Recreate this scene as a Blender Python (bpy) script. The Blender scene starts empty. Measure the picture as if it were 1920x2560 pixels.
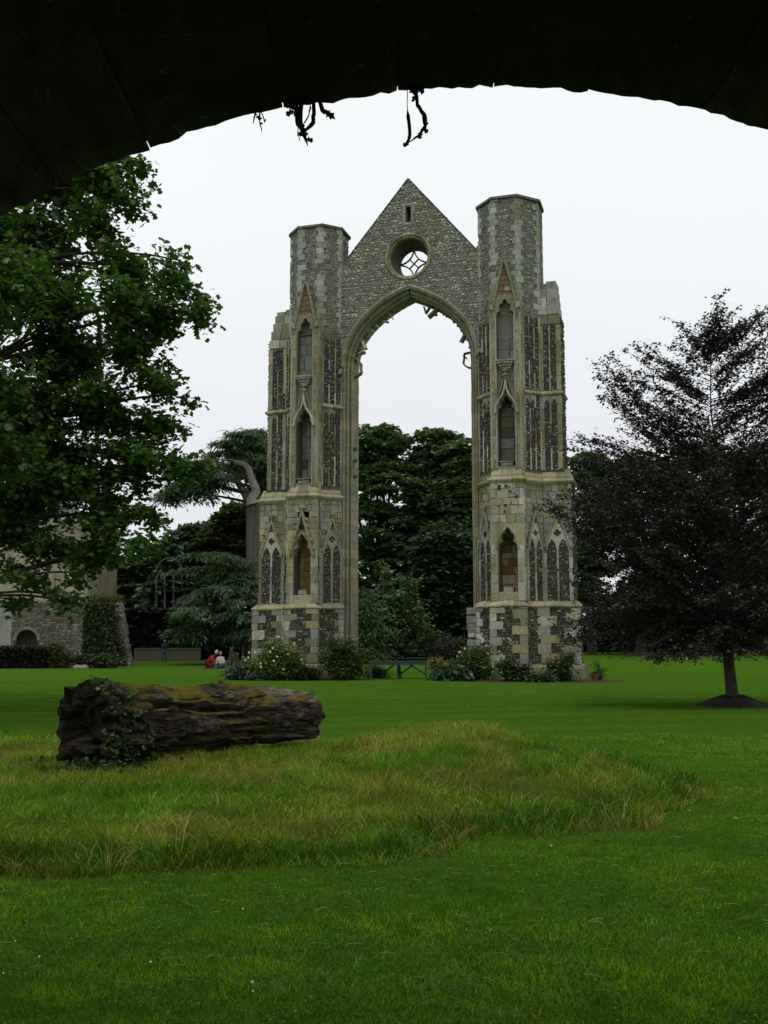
import bpy, math, random
import numpy as np
from mathutils import Vector, Matrix, noise
from mathutils.geometry import tessellate_polygon
R = random.Random(7)
NR = np.random.RandomState(11)
sc = bpy.context.scene
COL = sc.collection

# ------------------------------------------------------------------ camera, sky, light, exposure
cam = bpy.data.cameras.new('camera'); camo = bpy.data.objects.new('camera', cam); COL.objects.link(camo)
PITCH = math.atan(328/2588)
camo.location = (0, 0, 1.65); camo.rotation_euler = (math.pi/2 + PITCH, 0, 0)
cam.sensor_fit = 'VERTICAL'; cam.sensor_height = 24; cam.lens = 2588/2560*24
cam.clip_start = .05; cam.clip_end = 3000
sc.camera = camo
SUN_EL, SUN_AZ = math.radians(72), math.radians(200)       # soft brighter part of the cloud, high and a little behind the camera
w = bpy.data.worlds.new('World'); sc.world = w; w.use_nodes = True
nt = w.node_tree; nt.nodes.clear()
N = nt.nodes.new; L = nt.links.new
sky = N('ShaderNodeTexSky'); sky.sky_type = 'NISHITA'; sky.sun_disc = False
sky.sun_elevation = SUN_EL; sky.sun_rotation = SUN_AZ
tc = N('ShaderNodeTexCoord'); sep = N('ShaderNodeSeparateXYZ'); L(tc.outputs['Generated'], sep.inputs[0])
ramp = N('ShaderNodeValToRGB'); L(sep.outputs['Z'], ramp.inputs[0])
el = ramp.color_ramp.elements
el[0].position = 0.0; el[0].color = (.815, .82, .85, 1)
el[1].position = .42; el[1].color = (.97, 1.02, 1.02, 1)
e = el.new(.18); e.color = (.875, .89, .93, 1)
nz = N('ShaderNodeTexNoise'); nz.inputs['Scale'].default_value = 2.2; nz.inputs['Detail'].default_value = 4
L(tc.outputs['Generated'], nz.inputs['Vector'])
mr = N('ShaderNodeMapRange'); mr.inputs['To Min'].default_value = 9.3; mr.inputs['To Max'].default_value = 10.4
L(nz.outputs['Fac'], mr.inputs['Value'])
sca = N('ShaderNodeVectorMath'); sca.operation = 'SCALE'; L(ramp.outputs['Color'], sca.inputs[0]); L(mr.outputs[0], sca.inputs['Scale'])
mx = N('ShaderNodeMix'); mx.data_type = 'RGBA'; mx.inputs['Factor'].default_value = .95
L(sky.outputs[0], mx.inputs[6]); L(sca.outputs[0], mx.inputs[7])
bg = N('ShaderNodeBackground'); bg.inputs['Strength'].default_value = .1
L(mx.outputs[2], bg.inputs['Color']); out = N('ShaderNodeOutputWorld'); L(bg.outputs[0], out.inputs[0])
sl = bpy.data.lights.new('sun', 'SUN'); sl.energy = .85; sl.angle = math.radians(22); sl.color = (1, .97, .92)
so = bpy.data.objects.new('sun', sl); COL.objects.link(so)
sd = Vector((math.sin(SUN_AZ)*math.cos(SUN_EL), math.cos(SUN_AZ)*math.cos(SUN_EL), math.sin(SUN_EL)))
so.rotation_euler = sd.to_track_quat('Z', 'Y').to_euler()
vs = sc.view_settings; vs.view_transform = 'Standard'; vs.look = 'None'; vs.exposure = 0; vs.gamma = 1; vs.use_curve_mapping = False
sc.cycles.max_bounces = 6; sc.cycles.diffuse_bounces = 4; sc.cycles.transmission_bounces = 4

# ------------------------------------------------------------------ helpers
WM = {}
def set_parent(o, p):
    if p is not None:
        o.parent = p
        o.matrix_parent_inverse = WM.get(p.name, Matrix.Identity(4)).inverted()
def put(name, me, mat=None, parent=None, kind=None):
    o = bpy.data.objects.new(name, me); COL.objects.link(o)
    if mat and not me.materials: me.materials.append(mat)
    set_parent(o, parent)
    if kind: o['kind'] = kind
    return o
def thing(name, label, cat, loc=(0, 0, 0), group=None):
    o = bpy.data.objects.new(name, None); COL.objects.link(o); o.location = loc; o.empty_display_size = .2
    WM[o.name] = Matrix.Translation(loc)
    o['label'] = label; o['category'] = cat
    if group: o['group'] = group
    return o
def tag(o, label, cat, group=None, kind=None):
    o['label'] = label; o['category'] = cat
    if group: o['group'] = group
    if kind: o['kind'] = kind
    return o
class MB:
    def __init__(s): s.v = []; s.f = []; s.c = []
    def add(s, vs, fs, col=(.3, .3, .3)):
        b = len(s.v); s.v += [tuple(v) for v in vs]; s.f += [tuple(i+b for i in f) for f in fs]
        s.c += [col]*len(vs)
    def build(s, name, mat, parent=None, smooth=False, kind=None):
        me = bpy.data.meshes.new(name); me.from_pydata(s.v, [], s.f)
        a = me.color_attributes.new('Col', 'FLOAT_COLOR', 'POINT')
        buf = np.ones((len(s.v), 4), np.float32)
        if s.v: buf[:, :3] = np.array(s.c, np.float32)
        a.data.foreach_set('color', buf.ravel())
        if smooth: me.polygons.foreach_set('use_smooth', [True]*len(me.polygons))
        me.update()
        return put(name, me, mat, parent, kind)
def tube(mb, pts, rad, n=6, col=(.1, .08, .06), cap=True, wob=0, seed=0):
    pts = [Vector(p) for p in pts]; vs = []; fs = []
    for i, p in enumerate(pts):
        d = (pts[min(i+1, len(pts)-1)]-pts[max(i-1, 0)])
        if d.length < 1e-6: d = Vector((0, 0, 1))
        d.normalize()
        a = d.cross(Vector((0, 1, 0)) if abs(d.y) < .9 else Vector((1, 0, 0))).normalized(); b = d.cross(a)
        for k in range(n):
            t = 2*math.pi*k/n; r = rad[i]
            if wob: r *= 1+wob*noise.noise(Vector((math.cos(t)*1.5+seed, math.sin(t)*1.5, i*.35)))
            vs.append(p+a*math.cos(t)*r+b*math.sin(t)*r)
    for i in range(len(pts)-1):
        for k in range(n):
            fs.append((i*n+k, i*n+(k+1) % n, (i+1)*n+(k+1) % n, (i+1)*n+k))
    if cap: fs.append(tuple(range(n))); fs.append(tuple((len(pts)-1)*n+k for k in reversed(range(n))))
    mb.add(vs, fs, col)
def bez(a, b, c, n=6):
    a, b, c = Vector(a), Vector(b), Vector(c)
    return [a*(1-t)**2+b*2*t*(1-t)+c*t*t for t in [i/(n-1) for i in range(n)]]
def vary(c, s=.15, r=R):
    k = 1+r.uniform(-s, s); return tuple(max(.004, x*k*(1+r.uniform(-s*.25, s*.25))) for x in c)
def smooth(t): t = min(1, max(0, t)); return t*t*(3-2*t)
def ray_at(px, py, D):
    """photo pixel (1920x2560) -> world point at distance D ahead"""
    a = (px-960)/2588; b = (1280-py)/2588
    y = math.cos(PITCH)-math.sin(PITCH)*b; z = math.sin(PITCH)+math.cos(PITCH)*b
    return Vector((a/y*D, D, z/y*D+1.65))

# leaf clouds: every leaf is its own small polygon
STAR = [(0, 0), (.48, .25), (.24, .40), (.42, .80), (0, 1.0), (-.42, .78), (-.24, .40), (-.48, .28)]
OVAL = [(0, 0), (.30, .35), (.20, .75), (-.02, 1), (-.28, .55)]
RAG = [(.05, -.1), (.46, .35), (.18, .95), (-.22, .6), (-.5, .3)]
NEEDLE = [(0, 0), (.13, .3), (.01, 1), (-.13, .5)]
def leaves(name, C, S, cols, tmpl, mat, parent=None, droop=.3, flat=.6, direc=None, kind='stuff', rs=NR):
    C = np.asarray(C, np.float32); n = len(C); K = len(tmpl)
    S = np.broadcast_to(np.asarray(S, np.float32), (n,))
    az = rs.uniform(0, 2*np.pi, n)
    X = np.stack([np.cos(az), np.sin(az), -droop+rs.normal(0, .35, n)], 1)
    if direc is not None: X = X*.45+np.asarray(direc)*1.0
    X /= np.linalg.norm(X, axis=1, keepdims=True)
    up = np.stack([rs.normal(0, 1-flat, n), rs.normal(0, 1-flat, n), np.ones(n)], 1)
    Y = np.cross(up, X); Y /= np.linalg.norm(Y, axis=1, keepdims=True)+1e-6
    Z = np.cross(X, Y)
    T = np.array(tmpl, np.float32)
    V = C[:, None, :]+S[:, None, None]*(T[None, :, 1, None]*X[:, None, :]+T[None, :, 0, None]*Y[:, None, :]
        - (np.abs(T[None, :, 0, None])*.35+T[None, :, 1, None]**2*.15)*Z[:, None, :])
    me = bpy.data.meshes.new(name)
    me.vertices.add(n*K); me.vertices.foreach_set('co', V.reshape(-1).astype(np.float32))
    me.loops.add(n*K); me.loops.foreach_set('vertex_index', np.arange(n*K, dtype=np.int32))
    me.polygons.add(n); me.polygons.foreach_set('loop_start', np.arange(0, n*K, K, dtype=np.int32))
    me.update(calc_edges=True)
    a = me.color_attributes.new('Col', 'FLOAT_COLOR', 'POINT')
    cc = np.ones((n*K, 4), np.float32); cc[:, :3] = np.repeat(np.asarray(cols, np.float32), K, axis=0)
    a.data.foreach_set('color', cc.ravel())
    return put(name, me, mat, parent, kind)
def pal(n, base, var=.3, alt=None, pa=.15, rs=NR):
    b = np.array(base)[None, :]*(1+rs.normal(0, var, n))[:, None]
    if alt is not None:
        m = rs.rand(n) < pa; b[m] = np.array(alt)[None, :]*(1+rs.normal(0, var, m.sum()))[:, None]
    return np.clip(b, .003, .8)

# ------------------------------------------------------------------ materials
def mat_new(name):
    m = bpy.data.materials.new(name); m.use_nodes = True; m.node_tree.nodes.clear(); return m, m.node_tree.nodes.new, m.node_tree.links.new
def noise_node(N, L, pos, scale, detail=5, rough=.6, vec_scale=None):
    n = N('ShaderNodeTexNoise'); n.inputs['Scale'].default_value = scale; n.inputs['Detail'].default_value = detail; n.inputs['Roughness'].default_value = rough
    if vec_scale:
        mp = N('ShaderNodeMapping'); mp.inputs['Scale'].default_value = vec_scale; L(pos, mp.inputs['Vector']); L(mp.outputs[0], n.inputs['Vector'])
    else: L(pos, n.inputs['Vector'])
    return n.outputs['Fac']
def rng(N, L, v, a, b, c=0, d=1):
    m = N('ShaderNodeMapRange'); L(v, m.inputs['Value'])
    for k, x in zip(('From Min', 'From Max', 'To Min', 'To Max'), (a, b, c, d)): m.inputs[k].default_value = x
    return m.outputs[0]
def mixc(N, L, f, a, b, mode='MIX'):
    m = N('ShaderNodeMix'); m.data_type = 'RGBA'; m.blend_type = mode
    for s, x in ((0, f), (6, a), (7, b)):
        if hasattr(x, 'links'): L(x, m.inputs[s])
        elif isinstance(x, (int, float)): m.inputs[s].default_value = x
        else: m.inputs[s].default_value = (*x, 1)
    return m.outputs[2]
def finish(N, L, col, rough, h=None, bump=.5, dist=.02, spec=.3):
    b = N('ShaderNodeBsdfPrincipled'); b.inputs['Specular IOR Level'].default_value = spec
    if hasattr(col, 'links'): L(col, b.inputs['Base Color'])
    else: b.inputs['Base Color'].default_value = (*col, 1)
    if hasattr(rough, 'links'): L(rough, b.inputs['Roughness'])
    else: b.inputs['Roughness'].default_value = rough
    if h is not None:
        bp = N('ShaderNodeBump'); bp.inputs['Strength'].default_value = bump; bp.inputs['Distance'].default_value = dist
        L(h, bp.inputs['Height']); L(bp.outputs[0], b.inputs['Normal'])
    o = N('ShaderNodeOutputMaterial'); L(b.outputs[0], o.inputs[0]); return b
def m_stone(name, fine=9, stain=.75, moss=(.12, .125, .04), ochre=(.25, .17, .07), amt=1):
    m, N, L = mat_new(name)
    at = N('ShaderNodeAttribute'); at.attribute_name = 'Col'
    g = N('ShaderNodeNewGeometry'); pos = g.outputs['Position']
    a = noise_node(N, L, pos, fine, 8, .7); b = noise_node(N, L, pos, 1.1, 5, .6, (1, 1, .35)); c = noise_node(N, L, pos, 2.3, 6, .65, (1.5, 1.5, .25))
    d = noise_node(N, L, pos, 26, 4, .7)
    col = mixc(N, L, rng(N, L, a, .3, .72, .0, 1), mixc(N, L, 1.0, at.outputs['Color'], (.62, .60, .56), 'MULTIPLY'), mixc(N, L, 1.0, at.outputs['Color'], (1.25, 1.25, 1.22), 'MULTIPLY'))
    col = mixc(N, L, rng(N, L, b, .50, .68, 0, stain*amt), col, moss)
    col = mixc(N, L, rng(N, L, c, .60, .74, 0, .6*amt), col, ochre)
    col = mixc(N, L, rng(N, L, d, .64, .74, 0, .5), col, (.42, .43, .38))
    col = mixc(N, L, rng(N, L, noise_node(N, L, pos, 3.1, 7, .75, (1, 1, .6)), .56, .70, 0, .6), col, (.07, .068, .055))
    finish(N, L, col, .92, a, .55, .04); return m
M_ASH = m_stone('weathered_ashlar')
M_RUB = m_stone('rubble_masonry', 14, .35, amt=.8)
M_FLINT = m_stone('knapped_flint', 20, .15, amt=.5)
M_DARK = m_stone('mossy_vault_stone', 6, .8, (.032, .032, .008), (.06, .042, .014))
def m_attr(name, fine=6, lo=.7, hi=1.25, rough=.85, bump=.3, dist=.02, spec=.25):
    m, N, L = mat_new(name)
    at = N('ShaderNodeAttribute'); at.attribute_name = 'Col'
    g = N('ShaderNodeNewGeometry'); a = noise_node(N, L, g.outputs['Position'], fine, 6, .65)
    col = mixc(N, L, rng(N, L, a, .3, .7), mixc(N, L, 1.0, at.outputs['Color'], (lo,)*3, 'MULTIPLY'), mixc(N, L, 1.0, at.outputs['Color'], (hi,)*3, 'MULTIPLY'))
    finish(N, L, col, rough, a, bump, dist, spec); return m
M_GEN = m_attr('painted_or_cloth', 30)
M_BARK = m_attr('bark', 7, .5, 1.4, .95, .9, .05)
M_SOIL = m_attr('garden_soil', 14, .5, 1.4, 1, 1, .05)
def m_leaf(name, trans=.35, gloss=.06, rough=.45):
    m, N, L = mat_new(name)
    at = N('ShaderNodeAttribute'); at.attribute_name = 'Col'
    d = N('ShaderNodeBsdfDiffuse'); t = N('ShaderNodeBsdfTranslucent'); gl = N('ShaderNodeBsdfGlossy'); gl.inputs['Roughness'].default_value = rough
    L(at.outputs['Color'], d.inputs['Color'])
    L(mixc(N, L, 1.0, at.outputs['Color'], (1.25, 1.35, .7), 'MULTIPLY'), t.inputs['Color'])
    gl.inputs['Color'].default_value = (.9, .95, 1, 1)
    m1 = N('ShaderNodeMixShader'); m1.inputs[0].default_value = trans; L(d.outputs[0], m1.inputs[1]); L(t.outputs[0], m1.inputs[2])
    m2 = N('ShaderNodeMixShader'); m2.inputs[0].default_value = gloss; L(m1.outputs[0], m2.inputs[1]); L(gl.outputs[0], m2.inputs[2])
    o = N('ShaderNodeOutputMaterial'); L(m2.outputs[0], o.inputs[0]); return m
M_LEAF = m_leaf('green_leaf', .35, .04)
M_FAR = m_leaf('distant_foliage', .3, .02, .6)
M_BEECH = m_leaf('copper_leaf', .15, .05)
M_GRASS = m_leaf('grass_blade', .35, .004, .6)
M_PETAL = m_leaf('petal', .3, .02)

# ------------------------------------------------------------------ terrain
MC = (-4.0, 12.7); MH = (7.75, 5.1)
def mound_r(x, y):
    dx = (x-MC[0])/MH[0]; dy = (y-MC[1])/MH[1]
    if x < MC[0]: dx *= .55
    n = noise.noise(Vector((x*.55, y*.55, 0)))*.10+noise.noise(Vector((x*1.9, y*1.9, 3)))*.035
    return math.sqrt(dx*dx+dy*dy)+n
def ground(x, y):
    z = .6*smooth((y-65)/55)
    r = mound_r(x, y)
    if r < 1:
        k = 1-r*r; e_ = smooth(k*2.6)
        hump = .34*math.exp(-((x-1.0)/2.5)**2-((y-13.6)/2.4)**2)
        z += e_*(.17+hump)*(.85+.35*noise.noise(Vector((x*.5+5, y*.5, 1))))+.03*noise.noise(Vector((x*1.6, y*1.6, 9)))*min(1, k*4)
    if y < 60: z += .012*noise.noise(Vector((x*.7, y*.7, 4)))
    return z
def lin(a, b, s):
    n = max(1, round((b-a)/s)); return [a+(b-a)*i/n for i in range(n)]
xs = [-500, -300, -180, -110, -70, -48, -34, -25, -19, -14.5, -12]+lin(-10, 10, .16)+[10, 12, 14.5, 19, 25, 34, 48, 70, 110, 180, 300, 500]
ys = [-60, -20, -8, -2, 1, 3]+lin(4, 20, .16)+lin(20, 34, .7)+lin(34, 64, 3)+lin(64, 124, 3)+[124, 140, 170, 220, 300, 450, 700]
V = []; F = []; C = []
for j, y in enumerate(ys):
    for i, x in enumerate(xs):
        V.append((x, y, ground(x, y)))
        r = mound_r(x, y); C.append((1 if r < 1 else max(0, 1-(r-1)*12), 0, 0))
nx = len(xs)
for j in range(len(ys)-1):
    for i in range(nx-1): F.append((j*nx+i, j*nx+i+1, (j+1)*nx+i+1, (j+1)*nx+i))
mb = MB(); mb.v = V; mb.f = F; mb.c = C
m, N, L = mat_new('mown_lawn')
at = N('ShaderNodeAttribute'); at.attribute_name = 'Col'
g = N('ShaderNodeNewGeometry'); pos = g.outputs['Position']
big = noise_node(N, L, pos, .12, 3); med = noise_node(N, L, pos, 1.3, 5, .65); fin = noise_node(N, L, pos, 38, 5, .8); pat = noise_node(N, L, pos, .45, 9, .8)
wv = N('ShaderNodeTexWave'); wv.inputs['Scale'].default_value = .16; wv.inputs['Distortion'].default_value = 3.5; wv.inputs['Detail'].default_value = 1.5
wv.inputs['Detail Scale'].default_value = .35
mp = N('ShaderNodeMapping'); mp.inputs['Rotation'].default_value = (0, 0, math.radians(74)); L(pos, mp.inputs['Vector']); L(mp.outputs[0], wv.inputs['Vector'])
col = mixc(N, L, rng(N, L, med, .32, .68), (.050, .138, .009), (.095, .195, .014))
col = mixc(N, L, rng(N, L, wv.outputs['Fac'], .25, .75, 0, .26), col, (.130, .245, .018))
col = mixc(N, L, rng(N, L, pat, .52, .72, 0, .5), col, (.120, .175, .018))
col = mixc(N, L, rng(N, L, fin, .35, .7, 0, .6), col, (.022, .055, .007))
mo = noise_node(N, L, pos, 7, 8, .8); m2_ = noise_node(N, L, pos, .16, 5, .7, (1, 1.6, 1))
col = mixc(N, L, rng(N, L, mo, .44, .60, 0, .6), col, (.035, .088, .008))
col = mixc(N, L, rng(N, L, m2_, .44, .60, 0, .55), col, (.042, .105, .010))
col = mixc(N, L, rng(N, L, noise_node(N, L, pos, 2.2, 9, .85, (1, 1.4, 1)), .54, .66, 0, .6), col, (.15, .19, .03))
rough = mixc(N, L, rng(N, L, med, .3, .7), (.095, .125, .014), (.16, .145, .035))
col = mixc(N, L, at.outputs['Fac'], col, rough)
finish(N, L, col, 1, fin, .9, .05, 0)
lawn = mb.build('ground', m, smooth=True); lawn['kind'] = 'structure'

# ------------------------------------------------------------------ the vaulted passage the camera stands in
gate = thing('stone_gateway', 'dark mossy stone barrel vault framing the top of the view', 'archway', (0, 2.6, 0))
AC = (.25, .70); AR = 2.43; YF = 2.62
mb = MB()   # backing mass above the vault and side walls, seen as dark joints
n = 120; prof = [(AC[0]+(AR+.010)*math.cos(math.pi*i/n), AC[1]+(AR+.010)*math.sin(math.pi*i/n)) for i in range(n+1)]
y0, y1 = -5.0, YF-.012
outer = [(9, 0), (9, 7.5), (-9, 7.5), (-9, 0)]
poly = [(AC[0]+AR+.05, -.2)]+prof+[(AC[0]-AR-.05, -.2), (-9, -.2), (-9, 7.5), (9, 7.5), (9, -.2)]
k = len(poly)
vs_ = [(x, y1, z) for x, z in poly]+[(x, y0, z) for x, z in poly]
tri = tessellate_polygon([[Vector((x, 0, z)) for x, z in poly]])
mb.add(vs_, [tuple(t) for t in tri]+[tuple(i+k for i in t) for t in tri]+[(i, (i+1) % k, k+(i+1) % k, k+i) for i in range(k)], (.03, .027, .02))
mb.add([(-3, y0, -.2), (3.5, y0, -.2), (3.5, y0, 4), (-3, y0, 4)], [(0, 1, 2, 3)], (.05, .045, .035))  # unseen end wall behind the camera, added to keep light out of the passage
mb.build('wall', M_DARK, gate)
# facing stones: voussoirs of the vault, in rows running back along the passage
a = math.radians(14)
rows = []
while a < math.radians(166):
    da = R.uniform(.10, .165); rows.append((a, min(a+da, math.radians(166)))); a += da
for (a0, a1) in rows:
    y = YF+R.uniform(-.008, .008); yend = -.6
    while y > yend:
        ln = R.uniform(.75, 1.5); ya, yb = y, y-ln
        na = 14; ny = 12; vs_ = []; fs_ = []; off = R.uniform(-.010, .001)
        for layer in (0, 1):
            for j in range(ny+1):
                for i in range(na+1):
                    t = a0+.0006+(a1-a0-.0012)*i/na; yy = ya-.005-(ln-.01)*j/ny
                    r = AR+off
                    if layer: r = AR+.3
                    else:
                        r += .012*noise.noise(Vector((t*9, yy*4, 1)))+.010*noise.noise(Vector((t*40, yy*16, 2)))
                        if i in (0, na): r += .002+.004*noise.noise(Vector((yy*9, t*30, 0)))
                        if j == 0: r += .002+.012*abs(noise.noise(Vector((t*45, 3, 7))))+.007*abs(noise.noise(Vector((t*170, 3, 7))))
                    vs_.append((AC[0]+r*math.cos(t), yy, AC[1]+r*math.sin(t)))
        W_ = na+1; b = W_*(ny+1)
        for j in range(ny):
            for i in range(na):
                q = j*W_+i; fs_.append((q, q+1, q+W_+1, q+W_)); fs_.append((b+q, b+q+1, b+q+W_+1, b+q+W_))
        for j in range(ny):
            for i in (0, na): q = j*W_+i; fs_.append((q, q+W_, b+q+W_, b+q))
        for i in range(na):
            for j in (0, ny): q = j*W_+i; fs_.append((q, q+1, b+q+1, b+q))
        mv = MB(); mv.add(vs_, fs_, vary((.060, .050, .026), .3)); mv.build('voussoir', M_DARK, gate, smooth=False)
        y = yb

# dead ivy hanging from the lip of the vault
def ribbon(mb, pts, wd, col, tw=0):
    pts = [Vector(p) for p in pts]; n = len(pts)
    tube(mb, pts, [x*.5 for x in wd], 5, col, wob=.8, seed=tw)
def ivy_leaf(mb, c, s, col, r):
    a = r.uniform(0, 6.28); X = Vector((math.cos(a), r.uniform(-.6, .6), math.sin(a)-.4)).normalized(); Y = X.cross(Vector((r.uniform(-1, 1), 1, r.uniform(-1, 1)))).normalized()
    Z = X.cross(Y)
    mb.add([Vector(c)+(X*ty+Y*tx+Z*(.25*abs(tx)))*s for tx, ty in STAR], [tuple(range(len(STAR)))], col)
DRY = (.035, .018, .012)
hang = [('small sprig of dead ivy hanging at the left below the vault lip', (650, 285), [((650, 280), (648, 300), (655, 330)), ((645, 285), (635, 300), (632, 308)), ((650, 300), (662, 305), (665, 298))], 5, .012),
        ('ragged clump of dead ivy with holes hanging below the vault lip', (760, 262), [((735, 262), (732, 275), (733, 282)), ((740, 262), (742, 300), (752, 318), (770, 366)), ((756, 268), (750, 300), (760, 330), (764, 345)), ((782, 255), (786, 285), (784, 308), (768, 322), (752, 330)), ((792, 258), (805, 275), (822, 285), (838, 298)), ((778, 258), (772, 290), (756, 316)), ((745, 320), (746, 340), (749, 352)), ((752, 322), (762, 340), (768, 350))], 13, .02),
        ('dead ivy stems twisted into a D-shaped loop hanging from the vault lip', (1030, 222), [((1020, 222), (1018, 250), (1019, 275), (1024, 320), (1024, 345), (1016, 362), (1008, 366)), ((1036, 226), (1044, 262), (1060, 285), (1062, 315), (1048, 338), (1020, 357)), ((1048, 220), (1044, 232), (1035, 228)), ((1024, 222), (1032, 232), (1038, 238))], 8, .018)]
for lab, base, stems, nl, ls in hang:
    D = YF-.02; r = random.Random(base[0])
    t = thing('hanging_ivy', lab, 'dead ivy', ray_at(*base, D), 'dead ivy hanging from the vault')
    for st in stems:
        mbs = MB(); P = [ray_at(x, y, D+r.uniform(-.02, .02)) for x, y in st]
        P[0].z += .03
        Q = []
        for i in range(len(P)-1):
            for k in range(3): Q.append(P[i].lerp(P[i+1], k/3)+Vector((r.uniform(-1, 1), 0, r.uniform(-1, 1)))*.0012)
        Q.append(P[-1]); big = len(st) > 3
        wd = [(.004 if not big else .003+.010*math.sin(math.pi*min(1, (i+1)/len(Q)*1.05))**.6) for i in range(len(Q))]
        if big and st[0][0] in (1020,): wd = [.0025 if i < 7 else .010 for i in range(len(Q))]
        wd[-1] = .0015
        ribbon(mbs, Q, wd, DRY, r.random()*9); mbs.build('stem', M_BARK, t)
    for i in range(nl):
        st = r.choice(stems); a_, b_ = r.choice(list(zip(st[:-1], st[1:]))); k = r.random()
        c = ray_at(a_[0]+(b_[0]-a_[0])*k, a_[1]+(b_[1]-a_[1])*k, D)
        ml = MB(); ivy_leaf(ml, c, ls*r.uniform(.7, 1.3), vary(DRY, .3, r), r); ml.build('dead_leaf', M_LEAF, t)

# ------------------------------------------------------------------ the ruined east end
PH = math.radians(17); X0, Y0 = 1.2303, 50.0
def WL(u, v, z): return Vector((X0+u*math.cos(PH)-v*math.sin(PH), Y0-u*math.sin(PH)-v*math.cos(PH), z))
ruin = thing('ruined_abbey_arch', 'tall ruined flint and stone abbey end wall with two turrets, gable and open pointed arch', 'ruined arch', WL(0, 0, 0))
GREY = (.31, .31, .275); BUFF = (.39, .35, .22); OCH = (.38, .24, .085); PALE = (.48, .47, .40); GREEN = (.24, .235, .15); RED = (.17, .125, .085)
ASH = [GREY, GREY, BUFF, GREEN, PALE, GREY]
FLN = [(.060, .060, .058), (.085, .082, .076), (.045, .045, .044), (.12, .118, .11), (.34, .34, .31), (.12, .10, .075), (.07, .07, .068)]
GAB = [(.30, .315, .26), (.25, .265, .215), (.37, .39, .33), (.18, .19, .155), (.33, .31, .21), (.55, .57, .51), (.33, .355, .30)]
class Face:
    def __init__(s, sg, p, q):
        s.s = sg; s.p = Vector(p); q = Vector(q); d = q-s.p; s.w = d.length; s.t = d/s.w; s.n = Vector((-s.t.y, s.t.x))
    def P(s, x, z, d=0):
        a = s.p+s.t*x+s.n*d; return WL(s.s*a.x, a.y, z)
def block(face, x0, x1, z0, z1, d, name, parent, col, mat=None, back=-.1, g=.008, j=.014, mb=None):
    q = lambda: R.uniform(-j, j)
    m_ = MB()
    vs_ = [face.P(x, z, back) for x, z in ((x0, z0), (x1, z0), (x1, z1), (x0, z1))]
    f_ = [(x0+g+q()*.5, z0+g+q()*.5), (x1-g+q()*.5, z0+g+q()*.5), (x1-g+q()*.5, z1-g+q()*.5), (x0+g+q()*.5, z1-g+q()*.5)]
    vs_ += [face.P(x, z, d-.012+q()) for x, z in f_]
    c = .018
    cx = (x0+x1)/2; cz = (z0+z1)/2
    vs_ += [face.P(x+(c if x < cx else -c), z+(c if z < cz else -c), d+q()*.5) for x, z in f_]
    fs_ = [(0, 1, 5, 4), (1, 2, 6, 5), (2, 3, 7, 6), (3, 0, 4, 7), (4, 5, 9, 8), (5, 6, 10, 9), (6, 7, 11, 10), (7, 4, 8, 11), (8, 9, 10, 11)]
    if mb is not None: mb.add(vs_, fs_, col); return
    m_.add(vs_, fs_, col); return m_.build(name, mat or M_ASH, parent)
def inpoly(x, z, poly):
    c = False; j = len(poly)-1
    for i in range(len(poly)):
        xi, zi = poly[i]; xj, zj = poly[j]
        if (zi > z) != (zj > z) and x < (xj-xi)*(z-zi)/(zj-zi)+xi: c = not c
        j = i
    return c
def rubble(mb, face, poly, excl=(), sx=.15, sz=.11, h=.035, P=FLN, rnd=.25):
    x0 = min(p[0] for p in poly); x1 = max(p[0] for p in poly); z0 = min(p[1] for p in poly); z1 = max(p[1] for p in poly)
    z = z0
    while z < z1:
        hh = sz*R.uniform(.7, 1.3); x = x0+R.uniform(-sx, 0)
        ph = R.uniform(0, 9)
        while x < x1:
            wd = sx*R.uniform(.55, 1.6); cx = x+wd/2; cz = z+hh/2+.25*sz*math.sin(x*1.3+ph)
            if inpoly(cx, cz, poly) and not any(inpoly(cx, cz, e) for e in excl) and R.random() > .04:
                n = 6; a0 = R.uniform(0, 6); vs_ = []
                ww = wd*.5*R.uniform(.82, 1); h2 = hh*.5*R.uniform(.8, 1.05)
                for lay, (k, d) in enumerate(((1, -.01), (.72, h*R.uniform(.5, 1.3)))):
                    for i in range(n):
                        t = a0+6.2832*i/n
                        ca, sa = math.cos(t), math.sin(t); m_ = 1/max(abs(ca), abs(sa))**.6*k*R.uniform(.85, 1.05)
                        vs_.append(face.P(cx+ca*ww*m_, cz+sa*h2*m_, d))
                mb.add(vs_, [(i, (i+1) % n, n+(i+1) % n, n+i) for i in range(n)]+[tuple(range(n, 2*n))], vary(R.choice(P), rnd))
            x += wd
        z += hh
def plate(face, outer, holes, d0, d1, name, parent, col, mat=None):
    loops = [outer]+list(holes); flat = [p for l in loops for p in l]; k = len(flat)
    tri = tessellate_polygon([[Vector((x, z, 0)) for x, z in l] for l in loops])
    vs_ = [face.P(x, z, d1) for x, z in flat]+[face.P(x, z, d0) for x, z in flat]
    fs_ = [tuple(t) for t in tri]; b = 0
    for l in loops:
        for i in range(len(l)): a_, c_ = b+i, b+(i+1) % len(l); fs_.append((a_, c_, k+c_, k+a_))
        b += len(l)
    m_ = MB(); m_.add(vs_, fs_, col); return m_.build(name, mat or M_ASH, parent)
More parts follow.
